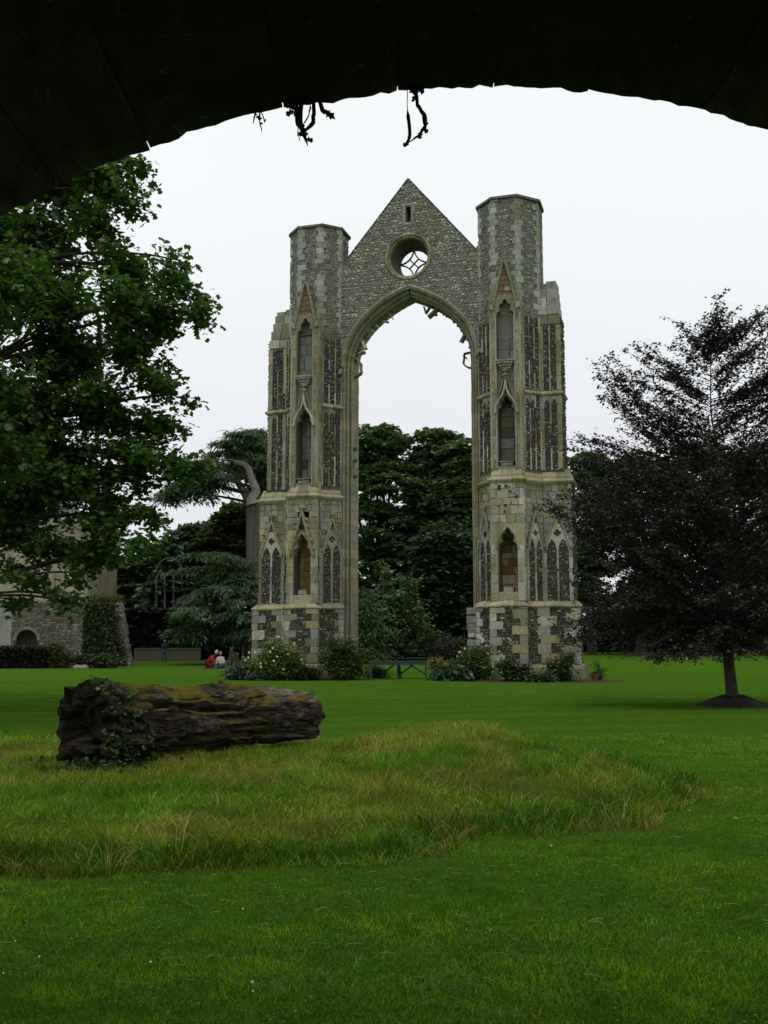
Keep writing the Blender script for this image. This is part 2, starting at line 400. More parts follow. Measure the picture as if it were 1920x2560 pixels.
def bar(face, pts, wd, d0, d1, name, parent, col, closed=False, taper=None, mb=None):
    n = len(pts); vs_ = []; fs_ = []
    for i in range(n):
        a_ = Vector(pts[(i-1) % n] if closed or i else pts[i]); b_ = Vector(pts[(i+1) % n] if closed or i < n-1 else pts[i])
        t = (b_-a_).normalized(); q = Vector((-t.y, t.x)); wv_ = wd*(taper[i] if taper else 1)/2
        for sgn, d in ((1, d0), (1, d1*.6+d0*.4), (.45, d1), (-.45, d1), (-1, d1*.6+d0*.4), (-1, d0)):
            p_ = Vector(pts[i])+q*sgn*wv_; vs_.append(face.P(p_.x, p_.y, d+R.uniform(-.004, .004)))
    K = 6
    for i in range(n if closed else n-1):
        j = (i+1) % n
        for k in range(K): fs_.append((i*K+k, i*K+(k+1) % K, j*K+(k+1) % K, j*K+k))
    if not closed: fs_ += [tuple(range(K)), tuple((n-1)*K+k for k in range(K))]
    m_ = mb or MB(); m_.add(vs_, fs_, col)
    if mb is None: return m_.build(name, M_ASH, parent)
def arcpts(w_, zs, zt, n=6, x0=0):
    """pointed arch outline from (x0,zs) over apex (x0+w/2,zt) to (x0+w,zs)"""
    hw = w_/2; h = zt-zs; c = (h*h-hw*hw)/(2*hw); r = hw+c; pts = []
    a1 = math.atan2(h, c) if abs(c) > 1e-6 or h else 0
    for i in range(n+1):
        t = a1*i/n; pts.append((x0+hw+c-r*math.cos(t), zs+r*math.sin(t)))
    return pts+[(2*(x0+hw)-x, z) for x, z in reversed(pts[:-1])]
def offset(path, d):
    out_ = []; n = len(path)
    for i in range(n):
        p = Vector(path[i]); ns = []
        if i: t = (p-Vector(path[i-1])).normalized(); ns.append(Vector((-t.y, t.x)))
        if i < n-1: t = (Vector(path[i+1])-p).normalized(); ns.append(Vector((-t.y, t.x)))
        if len(ns) == 1: out_.append(p+ns[0]*d)
        else:
            m_ = (ns[0]+ns[1]).normalized(); out_.append(p+m_*d/max(.35, m_.dot(ns[0])))
    return out_
def prism(mb, s, poly, z0, z1, col):
    k = len(poly); vs_ = [WL(s*p[0], p[1], z0) for p in poly]+[WL(s*p[0], p[1], z1) for p in poly]
    tri = tessellate_polygon([[Vector((p[0], p[1], 0)) for p in poly]])
    mb.add(vs_, [(i, (i+1) % k, k+(i+1) % k, k+i) for i in range(k)]+[tuple(t) for t in tri]+[tuple(i+k for i in t) for t in tri], col)
def loft(mb, s, path, prof, col):
    """string course: prof = [(offset, z)...] swept along the plan path"""
    rows_ = [offset(path, d) for d, z in prof]; n = len(path); vs_ = []; fs_ = []
    for k, (d, z) in enumerate(prof):
        for i, p in enumerate(rows_[k]): vs_.append(WL(s*p[0], p[1], z+.014*noise.noise(Vector((p[0]*2+k, p[1]*2+s*7, z)))))
    for k in range(len(prof)-1):
        for i in range(n-1): fs_.append((k*n+i, k*n+i+1, (k+1)*n+i+1, (k+1)*n+i))
    mb.add(vs_, fs_, col)
def stringcourse(s, path, prof, parent, col=GREY, name='string_course'):
    """mitred stones of the moulding, one after another along each face"""
    # densify the path
    for i in range(len(path)-1):
        seg = [Vector(path[i]), Vector(path[i+1])]
        Ln = (seg[1]-seg[0]).length
        k = max(1, round(Ln/.62))
        for j in range(k):
            sub = [seg[0].lerp(seg[1], j/k), seg[0].lerp(seg[1], (j+1)/k)]
            m_ = MB(); pre = list(path[:i])+[seg[0]] ; post = [seg[1]]+list(path[i+2:])
            rows_ = [offset(path, d) for d, z in prof]
            vs_ = []
            dz = R.uniform(-.012, .012); dd = R.uniform(-.012, .012); g = .008/Ln
            for kk, (d, z) in enumerate(prof):
                a_, b_ = rows_[kk][i], rows_[kk][i+1]
                nn = Vector((-(seg[1]-seg[0]).y, (seg[1]-seg[0]).x)).normalized()*(dd if 0 < kk < len(prof)-1 else 0)
                for t in (j/k+g, (j+1)/k-g): p = a_.lerp(b_, t)+nn; vs_.append(WL(s*p.x, p.y, z+dz))
            fs_ = [(2*q, 2*q+1, 2*q+3, 2*q+2) for q in range(len(prof)-1)]+[tuple(range(0, len(vs_), 2)), tuple(range(1, len(vs_), 2))]
            m_.add(vs_, fs_, vary(R.choice([col, col, GREEN, BUFF]), .12)); m_.build(name, M_ASH, parent)

def quoin(s, pts, i, z0, h, l1, l2, parent, pr=.055, col=GREY, name='quoin_stone'):
    """stone bent round corner i of the plan path"""
    a_, b_, c_ = Vector(pts[i-1]), Vector(pts[i]), Vector(pts[i+1])
    p1 = b_+(a_-b_).normalized()*l1; p2 = b_+(c_-b_).normalized()*l2
    o = offset([p1, b_, p2], pr+R.uniform(-.006, .008)); q = offset([p1, b_, p2], -.08)
    vs_ = []
    for z in (z0+.007, z0+h-.007):
        vs_ += [WL(s*p.x, p.y, z+R.uniform(-.008, .008)) for p in list(o)+list(reversed(q))]
    m_ = MB(); m_.add(vs_, [(k, (k+1) % 6, 6+(k+1) % 6, 6+k) for k in range(6)]+[(0, 1, 2, 3, 4, 5), (6, 7, 8, 9, 10, 11)], col)
    return m_.build(name, M_ASH, parent)

def seg_strip(face, x0, x1, z0, z1, d, parent, name='mullion_strip', miss=.06, lo=.4, hi=1.1, P=ASH):
    z = z0; d0_ = d
    while z < z1-.05:
        h = min(R.uniform(lo, hi), z1-z)
        if z1-z-h < .15: h = z1-z
        d = d0_+R.uniform(-.02, .012) if name == 'mullion_strip' else d0_
        if R.random() > miss: block(face, x0, x1, z, z+h, d, name, parent, vary(R.choice(P), .15), j=.008, g=.004, back=-.03)
        z += h
def masonry(face, x0, x1, z0, z1, cond, parent, name='ashlar_block', P=ASH, hr=(.24, .36), wr=(.28, .6), d=.02):
    z = z0
    while z < z1-.06:
        h = min(R.uniform(*hr), z1-z); 
        if z1-z-h < .12: h = z1-z
        x = x0
        while x < x1-.03:
            wd = min(R.uniform(*wr), x1-x)
            if x1-x-wd < .14: wd = x1-x
            if cond((x+wd/2), z+h/2): block(face, x, x+wd, z, z+h, d+R.uniform(-.006, .008), name, parent, vary(R.choice(P), .16))
            x += wd
        z += h

def niche_head(face, x0, x1, zs, zt, ztop, d0, d1, parent, col, cusps=True):
    """stone plate over a niche with a cusped pointed opening"""
    w_ = x1-x0; hx0, hx1 = x0+.33, x1-.33
    arc = arcpts(hx1-hx0, zs, zt, 8, hx0)
    if cusps:
        cx = (hx0+hx1)/2; new = []
        for i, (x, z) in enumerate(arc):
            k = .12 if i in (3, 13) else (.04 if i in (2, 4, 12, 14) else (.06 if i in (6, 10) else 0))
            new.append((x+(cx-x)/(abs(cx-x)+.01)*k, z-k*.8))
        arc = new
    outer_ = [(x0, zs-.02), (hx0, zs-.02)]+arc+[(hx1, zs-.02), (x1, zs-.02), (x1, ztop), (x0, ztop)]
    return plate(face, outer_, [], d0, d1, 'niche_head', parent, col)

BASE = [(3.3, .1), (4.25, .95), (4.25, 1.42), (5.85, 1.42), (5.85, .95), (6.55, .25), (8.05, .25), (8.05, -1.35)]
ST1 = [(3.45, -.02), (4.27, .80), (4.27, 1.32), (5.83, 1.32), (5.83, .80), (6.52, .12), (7.85, .12), (7.85, -1.3)]
ST2 = [(3.5, -.02), (4.3, .77), (4.3, 1.2), (5.8, 1.2), (5.8, .77), (6.52, .05), (7.5, .05), (7.5, -1.25)]
NW = .33
def core_poly(path, notch=True, vb=.3):
    p = [Vector(q) for q in offset(path, -.03)]
    if notch:
        v = p[2].y; a_ = path[2][0]+NW; b_ = path[3][0]-NW
        p = p[:3]+[Vector((a_, v)), Vector((a_, vb)), Vector((b_, vb)), Vector((b_, v))]+p[3:]
    p += [Vector((path[-1][0]-.03, -1.3)), Vector((3.2, -1.3)), Vector((3.2, -.3))]
    return [(q.x, q.y) for q in p]
def faces(s, path): return [Face(s, path[i], path[i+1]) for i in range(len(path)-1)]
for s in (-1, 1):
    SID = s
    pm = MB()
    MORT = (.135, .125, .10)
    zb, zm = 3.3, (8.85 if s < 0 else 9.2)
    zu = 13.3
    zt = 17.1
    prism(pm, s, core_poly([(x+(.16 if i == 7 else 0), y) for i, (x, y) in enumerate(offset(BASE, .12))], False), -.2, .62, (.16, .15, .11))
    prism(pm, s, core_poly(BASE, False), .55, zb, MORT)
    prism(pm, s, core_poly(ST1), zb-.02, zm-.02, MORT)
    prism(pm, s, core_poly(ST2), zm-.06, zt, MORT)
    pier = pm.build('pier', M_RUB, ruin)
    if s < 0: pier['label'] = 'left pier with flower shrubs at its foot'
    else: pier['label'] = 'right pier beside the copper beech'
    # plinth courses
    pb = offset(BASE, .12)
    stringcourse(s, pb, [(0, .0), (.05, .02), (.05, .50), (.0, .60), (-.14, .72)], pier, GREEN, 'plinth_stone')
    # base stage: flint walling with long-and-short quoins
    bf = faces(s, BASE); fm = MB()
    for f_ in bf: rubble(fm, f_, [(0, .7), (f_.w, .7), (f_.w, zb), (0, zb)], sx=.17, sz=.11, P=FLN+[(.15, .15, .135), (.22, .22, .195), (.11, .10, .08)])
    for ci in (1, 2, 3, 4, 5, 6):
        if ci in (1, 4): continue
        z = .72; k = 0
        while z < zb-.05:
            h = min(R.uniform(.30, .48), zb-z)
            mx1 = bf[ci-1].w*.48; mx2 = bf[ci].w*.48
            l1, l2 = (.62, .26) if k % 2 else (.28, .58)
            l1 = min(l1*R.uniform(.85, 1.15), mx1); l2 = min(l2*R.uniform(.85, 1.15), mx2)
            quoin(s, BASE, ci, z, h, l1, l2, pier, col=vary(R.choice([PALE, GREY, GREY, BUFF, GREEN]), .14)); z += h; k += 1
    # rubble-free stone strips in the base diagonals
    for f_ in (bf[0], bf[4]):
        z = .75; k = 0
        while z < zb-.1:
            h = min(R.uniform(.28, .4), zb-z); x = .02 if f_ is bf[0] else f_.w-.30-(.15 if k % 2 else 0)
            block(f_, x, x+(.5 if k % 2 else .3), z, z+h, .055, 'quoin_stone', pier, vary(R.choice([GREY, PALE, PALE]), .14)); z += h; k += 1
    # string above base (sloping weathering)
    stringcourse(s, BASE, [(-.02, zb-.06), (.04, zb-.05), (.11, zb+.02), (.10, zb+.07), (-.10, zb+.26), (-.16, zb+.3)], pier, BUFF)
    # stage 1
    f1 = faces(s, ST1); z0 = zb+.26
    for f_, idx in ((f1[0], 0), (f1[4], 4), (f1[5], 5)):
        W_ = f_.w; c = W_/2; za = 7.75; ze = 6.2
        lft, rgt = .1, W_-.1
        if idx == 5: lft, rgt = .12, W_-.16
        c = (lft+rgt)/2
        rubble(fm, f_, [(lft, z0), (rgt, z0), (rgt, ze), (c, za-.05), (lft, ze)], sx=.10, sz=.085, h=.022)
        seg_strip(f_, 0, lft+.02, z0, ze+.1, .04, pier, miss=0)
        seg_strip(f_, rgt-.02, W_, z0, ze+.1, .04, pier, miss=0)
        seg_strip(f_, c-.05, c+.05, z0, 6.05, .05, pier, miss=0)
        # tracery plate in the head
        hw = (rgt-lft)/2; q = hw-.05
        out_ = [(lft, 5.95)]+arcpts(q-.05, 5.95, 6.45, 5, lft+.05)+[(c-.04, 5.95), (c+.04, 5.95)]+arcpts(q-.05, 5.95, 6.45, 5, c+.05)+[(rgt, 5.95)]
        out_ += [(rgt, 6.25), (c+.16, 7.2), (c-.16, 7.2), (lft, 6.25)]
        hole = []
        rr = min(.18, hw*.36)
        for k in range(24):
            t = math.pi*2*k/24; r_ = rr*(.62+.38*abs(math.cos(2*t))**.5); hole.append((c+r_*math.cos(t), 6.72+r_*math.sin(t)))
        plate(f_, out_, [hole], -.02, .055, 'tracery', pier, vary(PALE if idx else GREY, .1))
        # gable mouldings, crockets and finial
        for sg in (-1, 1):
            n = 5
            p0 = Vector((c+sg*(hw+.06), ze-.12)); p1 = Vector((c, za))
            bar(f_, [tuple(p0.lerp(p1, i/(n-1))) for i in range(n)], .10, -.02, .13, 'gable_moulding', pier, vary(BUFF if s < 0 else GREY, .1))
            for i in range(1, 5):
                p = p0.lerp(p1, i/5)+Vector((sg*.08, .02))
                if R.random() < .75: block(f_, p.x-.045, p.x+.045, p.y-.06, p.y+.05, .10, 'crocket', pier, vary(GREY, .2), j=.02)
        block(f_, c-.05, c+.05, za, za+.18, .09, 'finial', pier, vary(GREEN, .2), j=.02)
        block(f_, c-.13, c+.13, za+.17, za+.36, .12, 'finial', pier, vary(GREEN, .2), j=.045)
        def cond(x, z, c=c, hw=hw, za=za, ze=ze): return z > ze-.1 and abs(x-c) > (za-z)/(za-ze)*hw-.02
        masonry(f_, 0, W_, ze-.1, zm-.12, cond, pier, P=[GREY, GREEN, BUFF, GREY, GREEN], hr=(.25, .36), wr=(.25, .42), d=.012)
    # side faces of the niche buttress and outer return: coursed stone and flint
    for f_ in (f1[1], f1[3]):
        rubble(fm, f_, [(0.1, z0), (f_.w-.12, z0), (f_.w-.12, 7.4), (.1, 7.4)], sx=.10, sz=.085, h=.02)
        seg_strip(f_, 0, .1, z0, zm-.12, .03, pier, miss=0, P=[PALE, GREY, BUFF])
        seg_strip(f_, f_.w-.12, f_.w, z0, zm-.12, .03, pier, miss=0, P=[PALE, GREY, BUFF])
        seg_strip(f_, f_.w/2-.03, f_.w/2+.03, z0, 7.2, .05, pier, miss=0, P=[GREY])
    rubble(fm, f1[6], [(0, z0), (f1[6].w, z0), (f1[6].w, zm), (0, zm)], sx=.14, sz=.1)
    # stage 1 niche
    f_ = f1[2]; W_ = f_.w; c = W_/2
    WARM = [BUFF, BUFF, GREY, GREY, PALE, (.40, .34, .19)]
    seg_strip(f_, 0, NW, z0, 6.1, .03, pier, 'niche_jamb_stone', 0, .3, .55, WARM)
    seg_strip(f_, W_-NW, W_, z0, 6.1, .03, pier, 'niche_jamb_stone', 0, .3, .55, WARM)
    back = Face(s, (ST1[2][0]+NW, .45), (ST1[3][0]-NW, .45))
    ZO = 6.7
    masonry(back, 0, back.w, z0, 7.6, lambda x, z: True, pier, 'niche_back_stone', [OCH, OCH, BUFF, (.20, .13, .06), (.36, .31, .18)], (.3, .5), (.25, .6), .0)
    block(f_, c-.5, c+.5, z0, z0+.42, -.02, 'niche_sill', pier, vary(BUFF, .1), back=-.7)
    block(f_, c-.22, c+.22, z0+.42, z0+.66, -.06, 'pedestal', pier, vary(GREY, .1), back=-.6, j=.03)
    niche_head(f_, 0, W_, 5.95, 6.95, 7.15, -.55, .0, pier, vary(BUFF, .06))
    if s < 0:
        for sg in (-1, 1):
            p0 = Vector((c+sg*.62, 5.85)); p1 = Vector((c, 8.0)); n = 6
            bar(f_, [tuple(p0.lerp(p1, i/(n-1))) for i in range(n)], .13, -.02, .2, 'gable_moulding', pier, vary((.34, .31, .19), .06))
            for i in range(1, 6):
                p = p0.lerp(p1, i/6)+Vector((sg*.1, .02)); block(f_, p.x-.06, p.x+.06, p.y-.08, p.y+.06, .17, 'crocket', pier, vary(BUFF, .2), j=.025)
            arc = arcpts(.98, 5.95, 6.98, 8, c-.49)
        bar(f_, arc, .09, -.02, .12, 'hood_moulding', pier, vary((.36, .33, .2), .05))
        rubble(fm, f_, [(c-.42, 7.0), (c+.42, 7.0), (c, 7.95)], sx=.1, sz=.08, h=.02)
        block(f_, c-.05, c+.05, 8.0, 8.2, .12, 'finial', pier, GREY); block(f_, c-.18, c+.18, 8.15, 8.4, .14, 'finial', pier, GREY, j=.06)
        masonry(f_, 0, W_, 7.15, zm-.12, lambda x, z: abs(x-c) > (8.0-z)*.3+.06 or z > 8.3, pier, P=[GREY, BUFF, GREEN], d=.012)
    else:
        bar(f_, arcpts(1.0, 5.95, 6.98, 8, c-.5), .12, -.02, .07, 'hood_moulding', pier, vary((.36, .33, .22), .05))
        masonry(f_, 0, W_, 7.15, zm-.12, lambda x, z: True, pier, P=[BUFF, (.36, .33, .22), PALE, GREY], hr=(.3, .5), d=.012)
        for k in range(14):   # broken stubs where the canopy was torn away
            x = R.uniform(.3, 1.25); z = R.uniform(7.6, 8.9); q = R.uniform(.06, .16)
            block(f_, x, x+q, z, z+q, R.uniform(.03, .11), 'broken_stub', pier, vary((.07, .065, .05), .4), j=.04)
    # middle string
    stringcourse(s, ST1, [(-.03, zm-.2), (.05, zm-.18), (.13, zm-.06), (.12, zm), (-.02, zm+.1), (-.02, zm+.2), (-.14, zm+.52)], pier, BUFF)
    # stage 2 and 3 panels
    f2 = faces(s, ST2)
    for f_, idx, nl in ((f2[0], 0, 3), (f2[4], 4, 3), (f2[5], 5, 2)):
        W_ = f_.w; top3 = {0: 16.95, 4: 17.1, 5: 16.7}[idx]
        for za, zc, st in ((zm+.5, zu-.05, 2), (zu+.22, top3, 3)):
            rubble(fm, f_, [(0, za), (W_, za), (W_, zc), (0, zc)], sx=.10, sz=.085, h=.022)
            e0 = .10 if idx != 5 else .15; e1 = .10 if idx != 5 else .24
            seg_strip(f_, 0, e0, za, zc, .045, pier, miss=.04, P=[GREY, GREEN, BUFF])
            seg_strip(f_, W_-e1, W_, za, zc, .045, pier, miss=.0, P=[GREY, GREEN, BUFF])
            lw = (W_-e0-e1-(nl-1)*.075)/nl
            for k in range(1, nl):
                x = e0+k*lw+(k-1)*.075
                seg_strip(f_, x, x+.075, za, zc, .05, pier, miss=.2, P=[GREY, GREEN, BUFF, PALE, PALE, RED])
            if st == 2:
                for k in range(nl):
                    x = e0+k*(lw+.075)
                    o_ = [(x, zc-.5)]+arcpts(lw, zc-.45, zc-.14, 4, x)+[(x+lw, zc-.5), (x+lw, zc), (x, zc)]
                    if R.random() < .75: plate(f_, o_, [], -.02, .04, 'light_head', pier, vary(GREY, .15))
    # stage 2 string on the bays
    for pth in (ST2[0:2], ST2[4:8]):
        stringcourse(s, pth, [(-.02, zu-.06), (.05, zu-.04), (.13, zu+.04), (.12, zu+.09), (-.0, zu+.22)], pier, GREEN)
    rubble(fm, f2[6], [(0, zm+.4), (f2[6].w, zm+.4), (f2[6].w, zt), (0, zt)], sx=.14, sz=.1)
    for f_ in (f2[1], f2[3]): seg_strip(f_, 0, f_.w, zm+.2, 18.02, .02, pier, 'niche_jamb_stone', 0, .35, .6, [GREY, GREEN, GREY, BUFF])
    # stage 2/3 central buttress: jambs, niches, ogee canopy, corbel
    f_ = f2[2]; W_ = f_.w; c = W_/2
    seg_strip(f_, 0, NW-.06, zm+.4, 17.2, .03, pier, 'niche_jamb_stone', 0, .3, .6, [GREY, GREEN, BUFF, GREY])
    seg_strip(f_, W_-NW+.06, W_, zm+.4, 17.2, .03, pier, 'niche_jamb_stone', 0, .3, .6, [GREY, GREEN, BUFF, GREY])
    for x in (.02, W_-.12, NW-.08, W_-NW-.02):   # roll mouldings on the jambs
        bar(f_, [(x+.05, zm+.5+i*(17.1-zm-.5)/8) for i in range(9)], .09, 0, .09, 'shaft', pier, vary(R.choice([GREEN, BUFF, GREY]), .15))
    back = Face(s, (ST2[2][0]+NW, .36), (ST2[3][0]-NW, .36))
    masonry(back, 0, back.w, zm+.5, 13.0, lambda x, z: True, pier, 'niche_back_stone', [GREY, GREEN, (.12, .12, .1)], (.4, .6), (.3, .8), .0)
    block(f_, c-.5, c+.5, zm+.2, zm+.62, .0, 'niche_sill', pier, vary(GREY, .1), back=-.7)
    block(f_, c-.30, c+.30, zm+.62, zm+.78, .04, 'pedestal', pier, vary(GREY, .1), back=-.6, j=.03)
    block(f_, c-.34, c+.34, zm+.78, zm+.86, .10, 'pedestal', pier, vary(GREEN, .1), back=-.6, j=.02)
    # canopy over lower niche
    niche_head(f_, .0, W_, 12.35, 13.15, 13.5, -.55, -.03, pier, vary(GREEN, .06), True)
    og = [(c-.52, 12.3), (c-.46, 12.65), (c-.32, 12.95), (c-.16, 13.15), (c-.06, 13.4), (c, 13.85)]
    bar(f_, og, .1, -.05, .22, 'ogee_moulding', pier, vary(PALE, .1)); bar(f_, [(2*c-x, z) for x, z in og], .1, -.05, .22, 'ogee_moulding', pier, vary(PALE, .1))
    sp = [(c-.42, 12.9), (c-.25, 13.4), (c-.08, 14.0), (c-.03, 14.25)]
    bar(f_, sp, .08, -.05, .13, 'gable_moulding', pier, vary(GREEN, .1)); bar(f_, [(2*c-x, z) for x, z in sp], .08, -.05, .13, 'gable_moulding', pier, vary(GREEN, .1))
    bar(f_, [(c, 13.8), (c, 14.1), (c, 14.45)], .09, -.05, .16, 'finial', pier, vary(GREY, .1))
    for z, q in ((14.08, .13), (14.3, .16)): block(f_, c-q, c+q, z, z+.09, .2, 'finial', pier, vary(GREY, .1), j=.03)
    plate(f_, [(NW-.06, 13.3), (W_-NW+.06, 13.3), (W_-NW+.06, 14.6), (NW-.06, 14.6)], [], -.6, -.08, 'ashlar_panel', pier, vary(GREEN, .1))
    for z, q, dd in ((14.42, .26, .10), (14.52, .32, .17), (14.64, .38, .23), (14.74, .42, .26)):
        block(f_, c-q, c+q, z, z+.11, dd, 'corbel', pier, vary(GREY, .12), back=-.3, j=.01)
    # upper niche: shallow recess with plain slab
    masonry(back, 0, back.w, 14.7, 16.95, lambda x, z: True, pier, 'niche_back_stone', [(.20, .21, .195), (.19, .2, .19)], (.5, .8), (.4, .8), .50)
    # dark hollow under the upper canopy and the canopy head
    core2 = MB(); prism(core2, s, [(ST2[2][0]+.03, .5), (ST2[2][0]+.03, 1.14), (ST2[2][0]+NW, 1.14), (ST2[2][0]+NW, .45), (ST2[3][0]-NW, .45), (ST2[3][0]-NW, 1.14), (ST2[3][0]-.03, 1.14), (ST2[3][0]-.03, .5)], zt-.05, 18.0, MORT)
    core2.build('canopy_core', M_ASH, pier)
    niche_head(f_, .0, W_, 17.0, 17.85, 18.05, -.55, -.0, pier, vary(GREEN, .06), True)
    for sg in (-1, 1):
        bar(f_, [(c+sg*.66, 17.0), (c+sg*.5, 17.75), (c+sg*.28, 18.75), (c+sg*.03, 19.7)], .13, -.12, .1, 'gable_moulding', pier, vary(GREEN, .1))
        for i in range(7):
            t = i/7; block(f_, c+sg*(.68-.62*t)-.05, c+sg*(.68-.62*t)+.05, 17.35+2.3*t, 17.47+2.3*t, .06, 'crocket', pier, vary(GREEN, .2), j=.03)
        block(f_, c+sg*.62-.1, c+sg*.62+.1, 17.3, 17.6, .16, 'pinnacle_stub', pier, vary(GREY, .2), j=.05)
    gp = [(c-.58, 17.8), (c+.58, 17.8), (c+.3, 18.7), (c, 19.6), (c-.3, 18.7)]
    plate(f_, gp, [], -.75, -.04, 'gablet', pier, vary(RED, .08))
    for k in range(5):     # reddish slabs of the gablet
        z = 17.95+k*.27; hw = max(.05, .5-(z-17.8)*.31)
        if k == 0: continue
        for a_, b_ in ((-hw, 0), (0, hw)): block(f_, c+a_, c+b_, z, z+.26, -.01, 'gablet_slab', pier, vary(R.choice([RED, (.2, .13, .07), BUFF if k == 1 else RED]), .12), back=-.08, j=.01)
    # outer buttress head: stepped weathering slabs
    tops = [(16.75, 7.5, .07), (17.25, 7.44, -.02), (17.7, 7.38, -.14), (18.15, 7.33, -.26), (18.55, 7.28, -.38)] 
    for k, (z, xo, vv) in enumerate(tops):
        fx = Face(s, (6.3, vv), (xo, vv)); 
        n = 2
        for q in range(n):
            block(fx, fx.w*q/n, fx.w*(q+1)/n, z, z+(.46 if k < 4 else .40+.1*q*s), 0, 'weathering_slab', pier, vary(R.choice([GREY, GREEN, PALE]), .1), back=-1.1, g=.012)
    # turret
    ap = 1.38 if s < 0 else 1.46; cu, cv = (4.98, -.6) if s < 0 else (5.06, -.6); hs = ap*math.tan(math.pi/8); zc = 22.75 if s < 0 else 22.95
    OCT = [(cu+ap*a_+hs*b_, cv+ap*c_+hs*d_) for a_, b_, c_, d_ in ((-1, 0, 0, -1), (-1, 0, 0, 1), (0, -1, 1, 0), (0, 1, 1, 0), (1, 0, 0, 1), (1, 0, 0, -1), (0, 1, -1, 0), (0, -1, -1, 0))]
    tm = MB(); prism(tm, s, OCT, 16.0, zc, (.2, .195, .17))
    o2 = 1.47; prism(tm, s, [(5.05+(p[0]-cu)*o2/ap, -.6+(p[1]-cv)*o2/ap) for p in OCT], 17.05, 17.14, (.15, .145, .12))
    tur = tm.build('turret', M_RUB, ruin)
    OCL = OCT+OCT[:1]
    of = faces(s, OCL); tr = MB()
    for f_ in of[:6]: rubble(tr, f_, [(0, 17.1), (f_.w, 17.1), (f_.w, zc), (0, zc)], sx=.15, sz=.10, h=.03, P=[(.21, .225, .19), (.16, .17, .14), (.26, .28, .235), (.36, .38, .33), (.25, .235, .165), (.12, .125, .105)])
    tr.build('flint_facing', M_RUB, tur, kind='stuff')
    for ci in (1, 2, 3, 4, 5):
        z = 17.25; k = ci
        while z < zc-.05:
            h = min(R.uniform(.22, .34), zc-z)
            l1, l2 = (.30, .15) if k % 2 else (.15, .26)
            if R.random() > .07: quoin(s, OCL, ci, z, h, l1*R.uniform(.8, 1.2), l2*R.uniform(.8, 1.2), tur, pr=.045, col=vary(R.choice([(.38, .40, .37), (.30, .32, .29), (.36, .37, .33)]), .10))
            z += h; k += 1
    # coping of the turret
    for i in range(8):
        o1 = offset(OCL, .11)
        p, q = Vector(OCL[i]), Vector(OCL[i+1]); ctr = Vector((cu, cv))
        P_ = [ctr+(p-ctr)*1.09, ctr+(q-ctr)*1.09, ctr+(q-ctr)*.6, ctr+(p-ctr)*.6]
        m_ = MB(); dz = R.uniform(-.03, .03)
        m_.add([WL(s*a_.x, a_.y, zc+dz-.02) for a_ in P_]+[WL(s*a_.x, a_.y, zc+dz+.10) for a_ in P_], [(0, 1, 2, 3), (4, 5, 6, 7), (0, 1, 5, 4), (1, 2, 6, 5), (2, 3, 7, 6), (3, 0, 4, 7)], vary((.13, .12, .10), .2))
        m_.build('coping_stone', M_ASH, tur)
    fm.build('flint_facing', M_FLINT, pier, kind='stuff')

# gable wall with rose and slit windows over the great arch
HW, SP, AP = 3.05, 15.5, 18.95
GF = Face(1, (-6, 0), (6, 0)); gx = lambda u: u+6
def barc(w_, h, t): return (w_*((1-t)**2+2*t*(1-t)), SP+.64*h*2*t*(1-t)+h*t*t)
_h = [barc(HW+.33, AP-SP+.33, i/14) for i in range(15)]
arch_in = [(gx(-x), z) for x, z in _h]+[(gx(x), z) for x, z in reversed(_h[:-1])]
wall = [(gx(-HW-.33), 14.4)]+arch_in+[(gx(HW+.33), 14.4), (gx(4.1), 14.4), (gx(4.1), 20.2), (gx(3.42), 20.95), (gx(0), 25.0), (gx(-3.42), 20.95), (gx(-4.1), 20.2), (gx(-4.1), 14.4)]
rose = [(gx(0+1.06*math.cos(2*math.pi*i/40)), 20.93+1.06*math.sin(2*math.pi*i/40)) for i in range(40)]
slit = [(gx(-.14), 22.76), (gx(.12), 22.76), (gx(.12), 23.56), (gx(-.14), 23.56)]
gw = plate(GF, wall, [rose, slit], -1.35, -.01, 'gable_wall', ruin, (.19, .185, .16), M_RUB)
gm = MB(); big = [(gx(1.2*math.cos(2*math.pi*i/24)), 20.93+1.2*math.sin(2*math.pi*i/24)) for i in range(24)]
sl2 = [(gx(-.3), 22.6), (gx(.28), 22.6), (gx(.28), 23.75), (gx(-.3), 23.75)]
rubble(gm, GF, wall, [big, sl2], sx=.19, sz=.095, h=.03, P=GAB)
gm.build('rubble_facing', M_RUB, gw, kind='stuff')
# slit dressings
for (a_, b_, c_, d_) in ((-.34, -.14, 22.72, 23.18), (-.30, -.14, 23.18, 23.6), (.12, .30, 22.72, 23.1), (.12, .34, 23.1, 23.6), (-.36, .34, 23.6, 23.74), (-.3, .3, 22.58, 22.73)):
    block(GF, gx(a_), gx(b_), c_, d_, .03, 'window_dressing', gw, vary(GREY, .1))
# coping of the gable slopes
for sg in (-1, 1):
    n = 11; p0 = Vector((gx(sg*3.5), 20.88)); p1 = Vector((gx(0), 25.06))
    for i in range(n):
        a_ = p0.lerp(p1, i/n); b_ = p0.lerp(p1, (i+1)/n-.004)
        bar(GF, [tuple(a_), tuple(b_)], .09, -1.4, .05, 'coping_stone', gw, vary((.12, .085, .07), .2))
# turret-to-gable fillets
for sg, z in ((-1, 20.6), (1, 20.7)):
    block(GF, gx(sg*3.75)-.3, gx(sg*3.75)+.3, z-.7, z+.38, .03, 'ashlar_block', gw, vary(GREEN, .1), back=-1.2)
